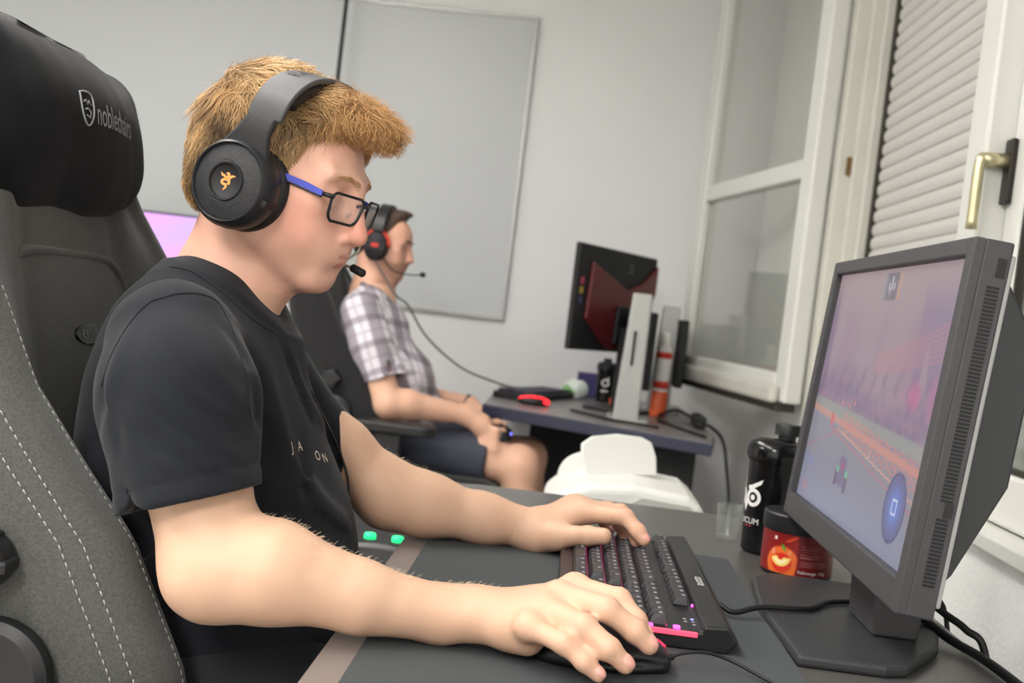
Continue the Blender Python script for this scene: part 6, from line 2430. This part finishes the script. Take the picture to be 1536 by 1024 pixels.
# gamepad
gp_ = thing('gamepad', 'black game controller with blue light in the hands of the person in plaid', 'game controller', hN2 + V3(.03, .06, 0))
gc_ = mid(hN2, W(737, 640, 3.59), .5) + V3(.040, -.015, -.014)
f = Field().u(RBox(gc_, (.028, .06, .02), .016), .01)
for s in (-1, 1):
    f.u(Cone(gc_ + V3(.0, s * .055, 0), gc_ + V3(-.035, s * .068, -.03), .022, .015), .015)
    f.u(Cone(gc_ + V3(-.005, s * .03, .016), gc_ + V3(-.006, s * .03, .032), .010, .009), .004)
v_, q_ = nets(f, gc_ - .13, gc_ + .13, .004)
mesh('shell', v_, q_, M_black, gp_)
MB().box(gc_ + V3(.022, -.045, .006), gc_ + V3(.0295, -.02, .014)).build('light', M_blue, gp_, smooth=False, bevel=.002)

# headset
hs2 = thing('headset', 'black headset with red yokes worn by the person in plaid', 'headset', HO)
M_redp = mat('red_plastic', rgb(206, 52, 36), .4)
for s in (-1, 1):
    co = HO + s * HL * .100 - HU * .012
    CM = axis_frame(co, s * HL, HU)
    oval = CM @ np.diag([1.18, .94, 1, 1])
    cu_ = MB().lathe([(0, -.028), (.036, -.03), (.0415, -.022), (.0405, -.008), (.034, .0), (.0, .001)], 40, oval).build('ear_cup', M_hs2, hs2, auto=50)
    MB().lathe([(.030, -.030), (.0415, -.032), (.0425, -.040), (.038, -.045), (.026, -.044), (.024, -.032)], 40, oval).build('ear_cushion', M_leath, cu_)
    rg = [xf(oval, [(.0425 * cos(t), .0425 * sin(t), -.016)])[0] for t in np.linspace(-1.5, 1.5, 20)]
    MB().tube(rg, .0065, 8).build('red_yoke', M_redp, cu_)
    MB().box((-.004, -.012, .0005), (.008, .012, .002), CM).build('emblem', M_redp, cu_, smooth=False, bevel=.002)
bp = [HO + HL * (.092 * cos(t)) + HU * (.035 + .088 * sin(t)) for t in np.linspace(0, pi, 26)]
bw = MB()
V_, F_ = [], []
for i, p in enumerate(bp):
    t = pi * i / 25
    n_ = HL * cos(t) + HU * sin(t)
    for (o_, a_) in ((-.004, -1), (-.004, 1), (.008, 1), (.008, -1)):
        V_.append(p + n_ * o_ + HF * a_ * .019)
for i in range(25):
    for k in range(4):
        F_.append((i * 4 + k, i * 4 + (k + 1) % 4, i * 4 + 4 + (k + 1) % 4, i * 4 + 4 + k))
F_ += [(3, 2, 1, 0), (100, 101, 102, 103)]
mesh('headband', V_, F_, M_hs, hs2, bevel=.003, auto=40)
tipw = PN(634, 412, HO - HL * .03, HL)
MB().tube(smooth_path([HO - HL * .095 - HU * .03 + HF * .02, H(.07, -.075, -.085), mid(H(.07, -.075, -.085), tipw, .6) - HU * .006, tipw], 8), .0022, 8).build('mic_boom', M_hs2, hs2)
f = Field().u(Ell(tipw, (.011, .009, .009)), .01)
v_, q_ = nets(f, tipw - .02, tipw + .02, .003)
mesh('mic_foam', v_, q_, M_hs2, hs2)
wpts = [HO - HL * .09 - HU * .05, W(592, 440, 3.50), W(612, 458, 3.50), W(640, 505, 3.52), W(690, 550, 3.56), W(740, 572, 3.62), PL(772, 582, 2, DZ + .03)]
MB().tube(smooth_path(wpts, 8), .0036, 6).build('wire', mat('wire_grey', rgb(80, 80, 78), .5), hs2)
EXPO = 0.45
# ================================================================== CAMERA, WORLD, EXPOSURE
cd = bpy.data.cameras.new('camera')
co_ = bpy.data.objects.new('camera', cd)
COL.objects.link(co_)
cd.sensor_width = 36.0
cd.lens = F_PX / 1536 * 36.0
Mw = Matrix(((RT[0], UP[0], -FW[0], CAM[0]), (RT[1], UP[1], -FW[1], CAM[1]), (RT[2], UP[2], -FW[2], CAM[2]), (0, 0, 0, 1)))
co_.matrix_world = Mw
cd.clip_start = .05
cd.dof.use_dof = True
cd.dof.focus_distance = 1.12
cd.dof.aperture_fstop = 6.8
SC.camera = co_
w = bpy.data.worlds.new('world')
SC.world = w
w.use_nodes = True
w.node_tree.nodes['Background'].inputs[0].default_value = (*rgb(150, 160, 170), 1)
w.node_tree.nodes['Background'].inputs[1].default_value = .25
vs = SC.view_settings
vs.view_transform = 'Standard'
vs.look = 'None'
vs.gamma = 1.0
vs.use_curve_mapping = False
vs.exposure = EXPO
SC.cycles.use_denoising = True
SC.cycles.max_bounces = 10
SC.cycles.transparent_max_bounces = 16
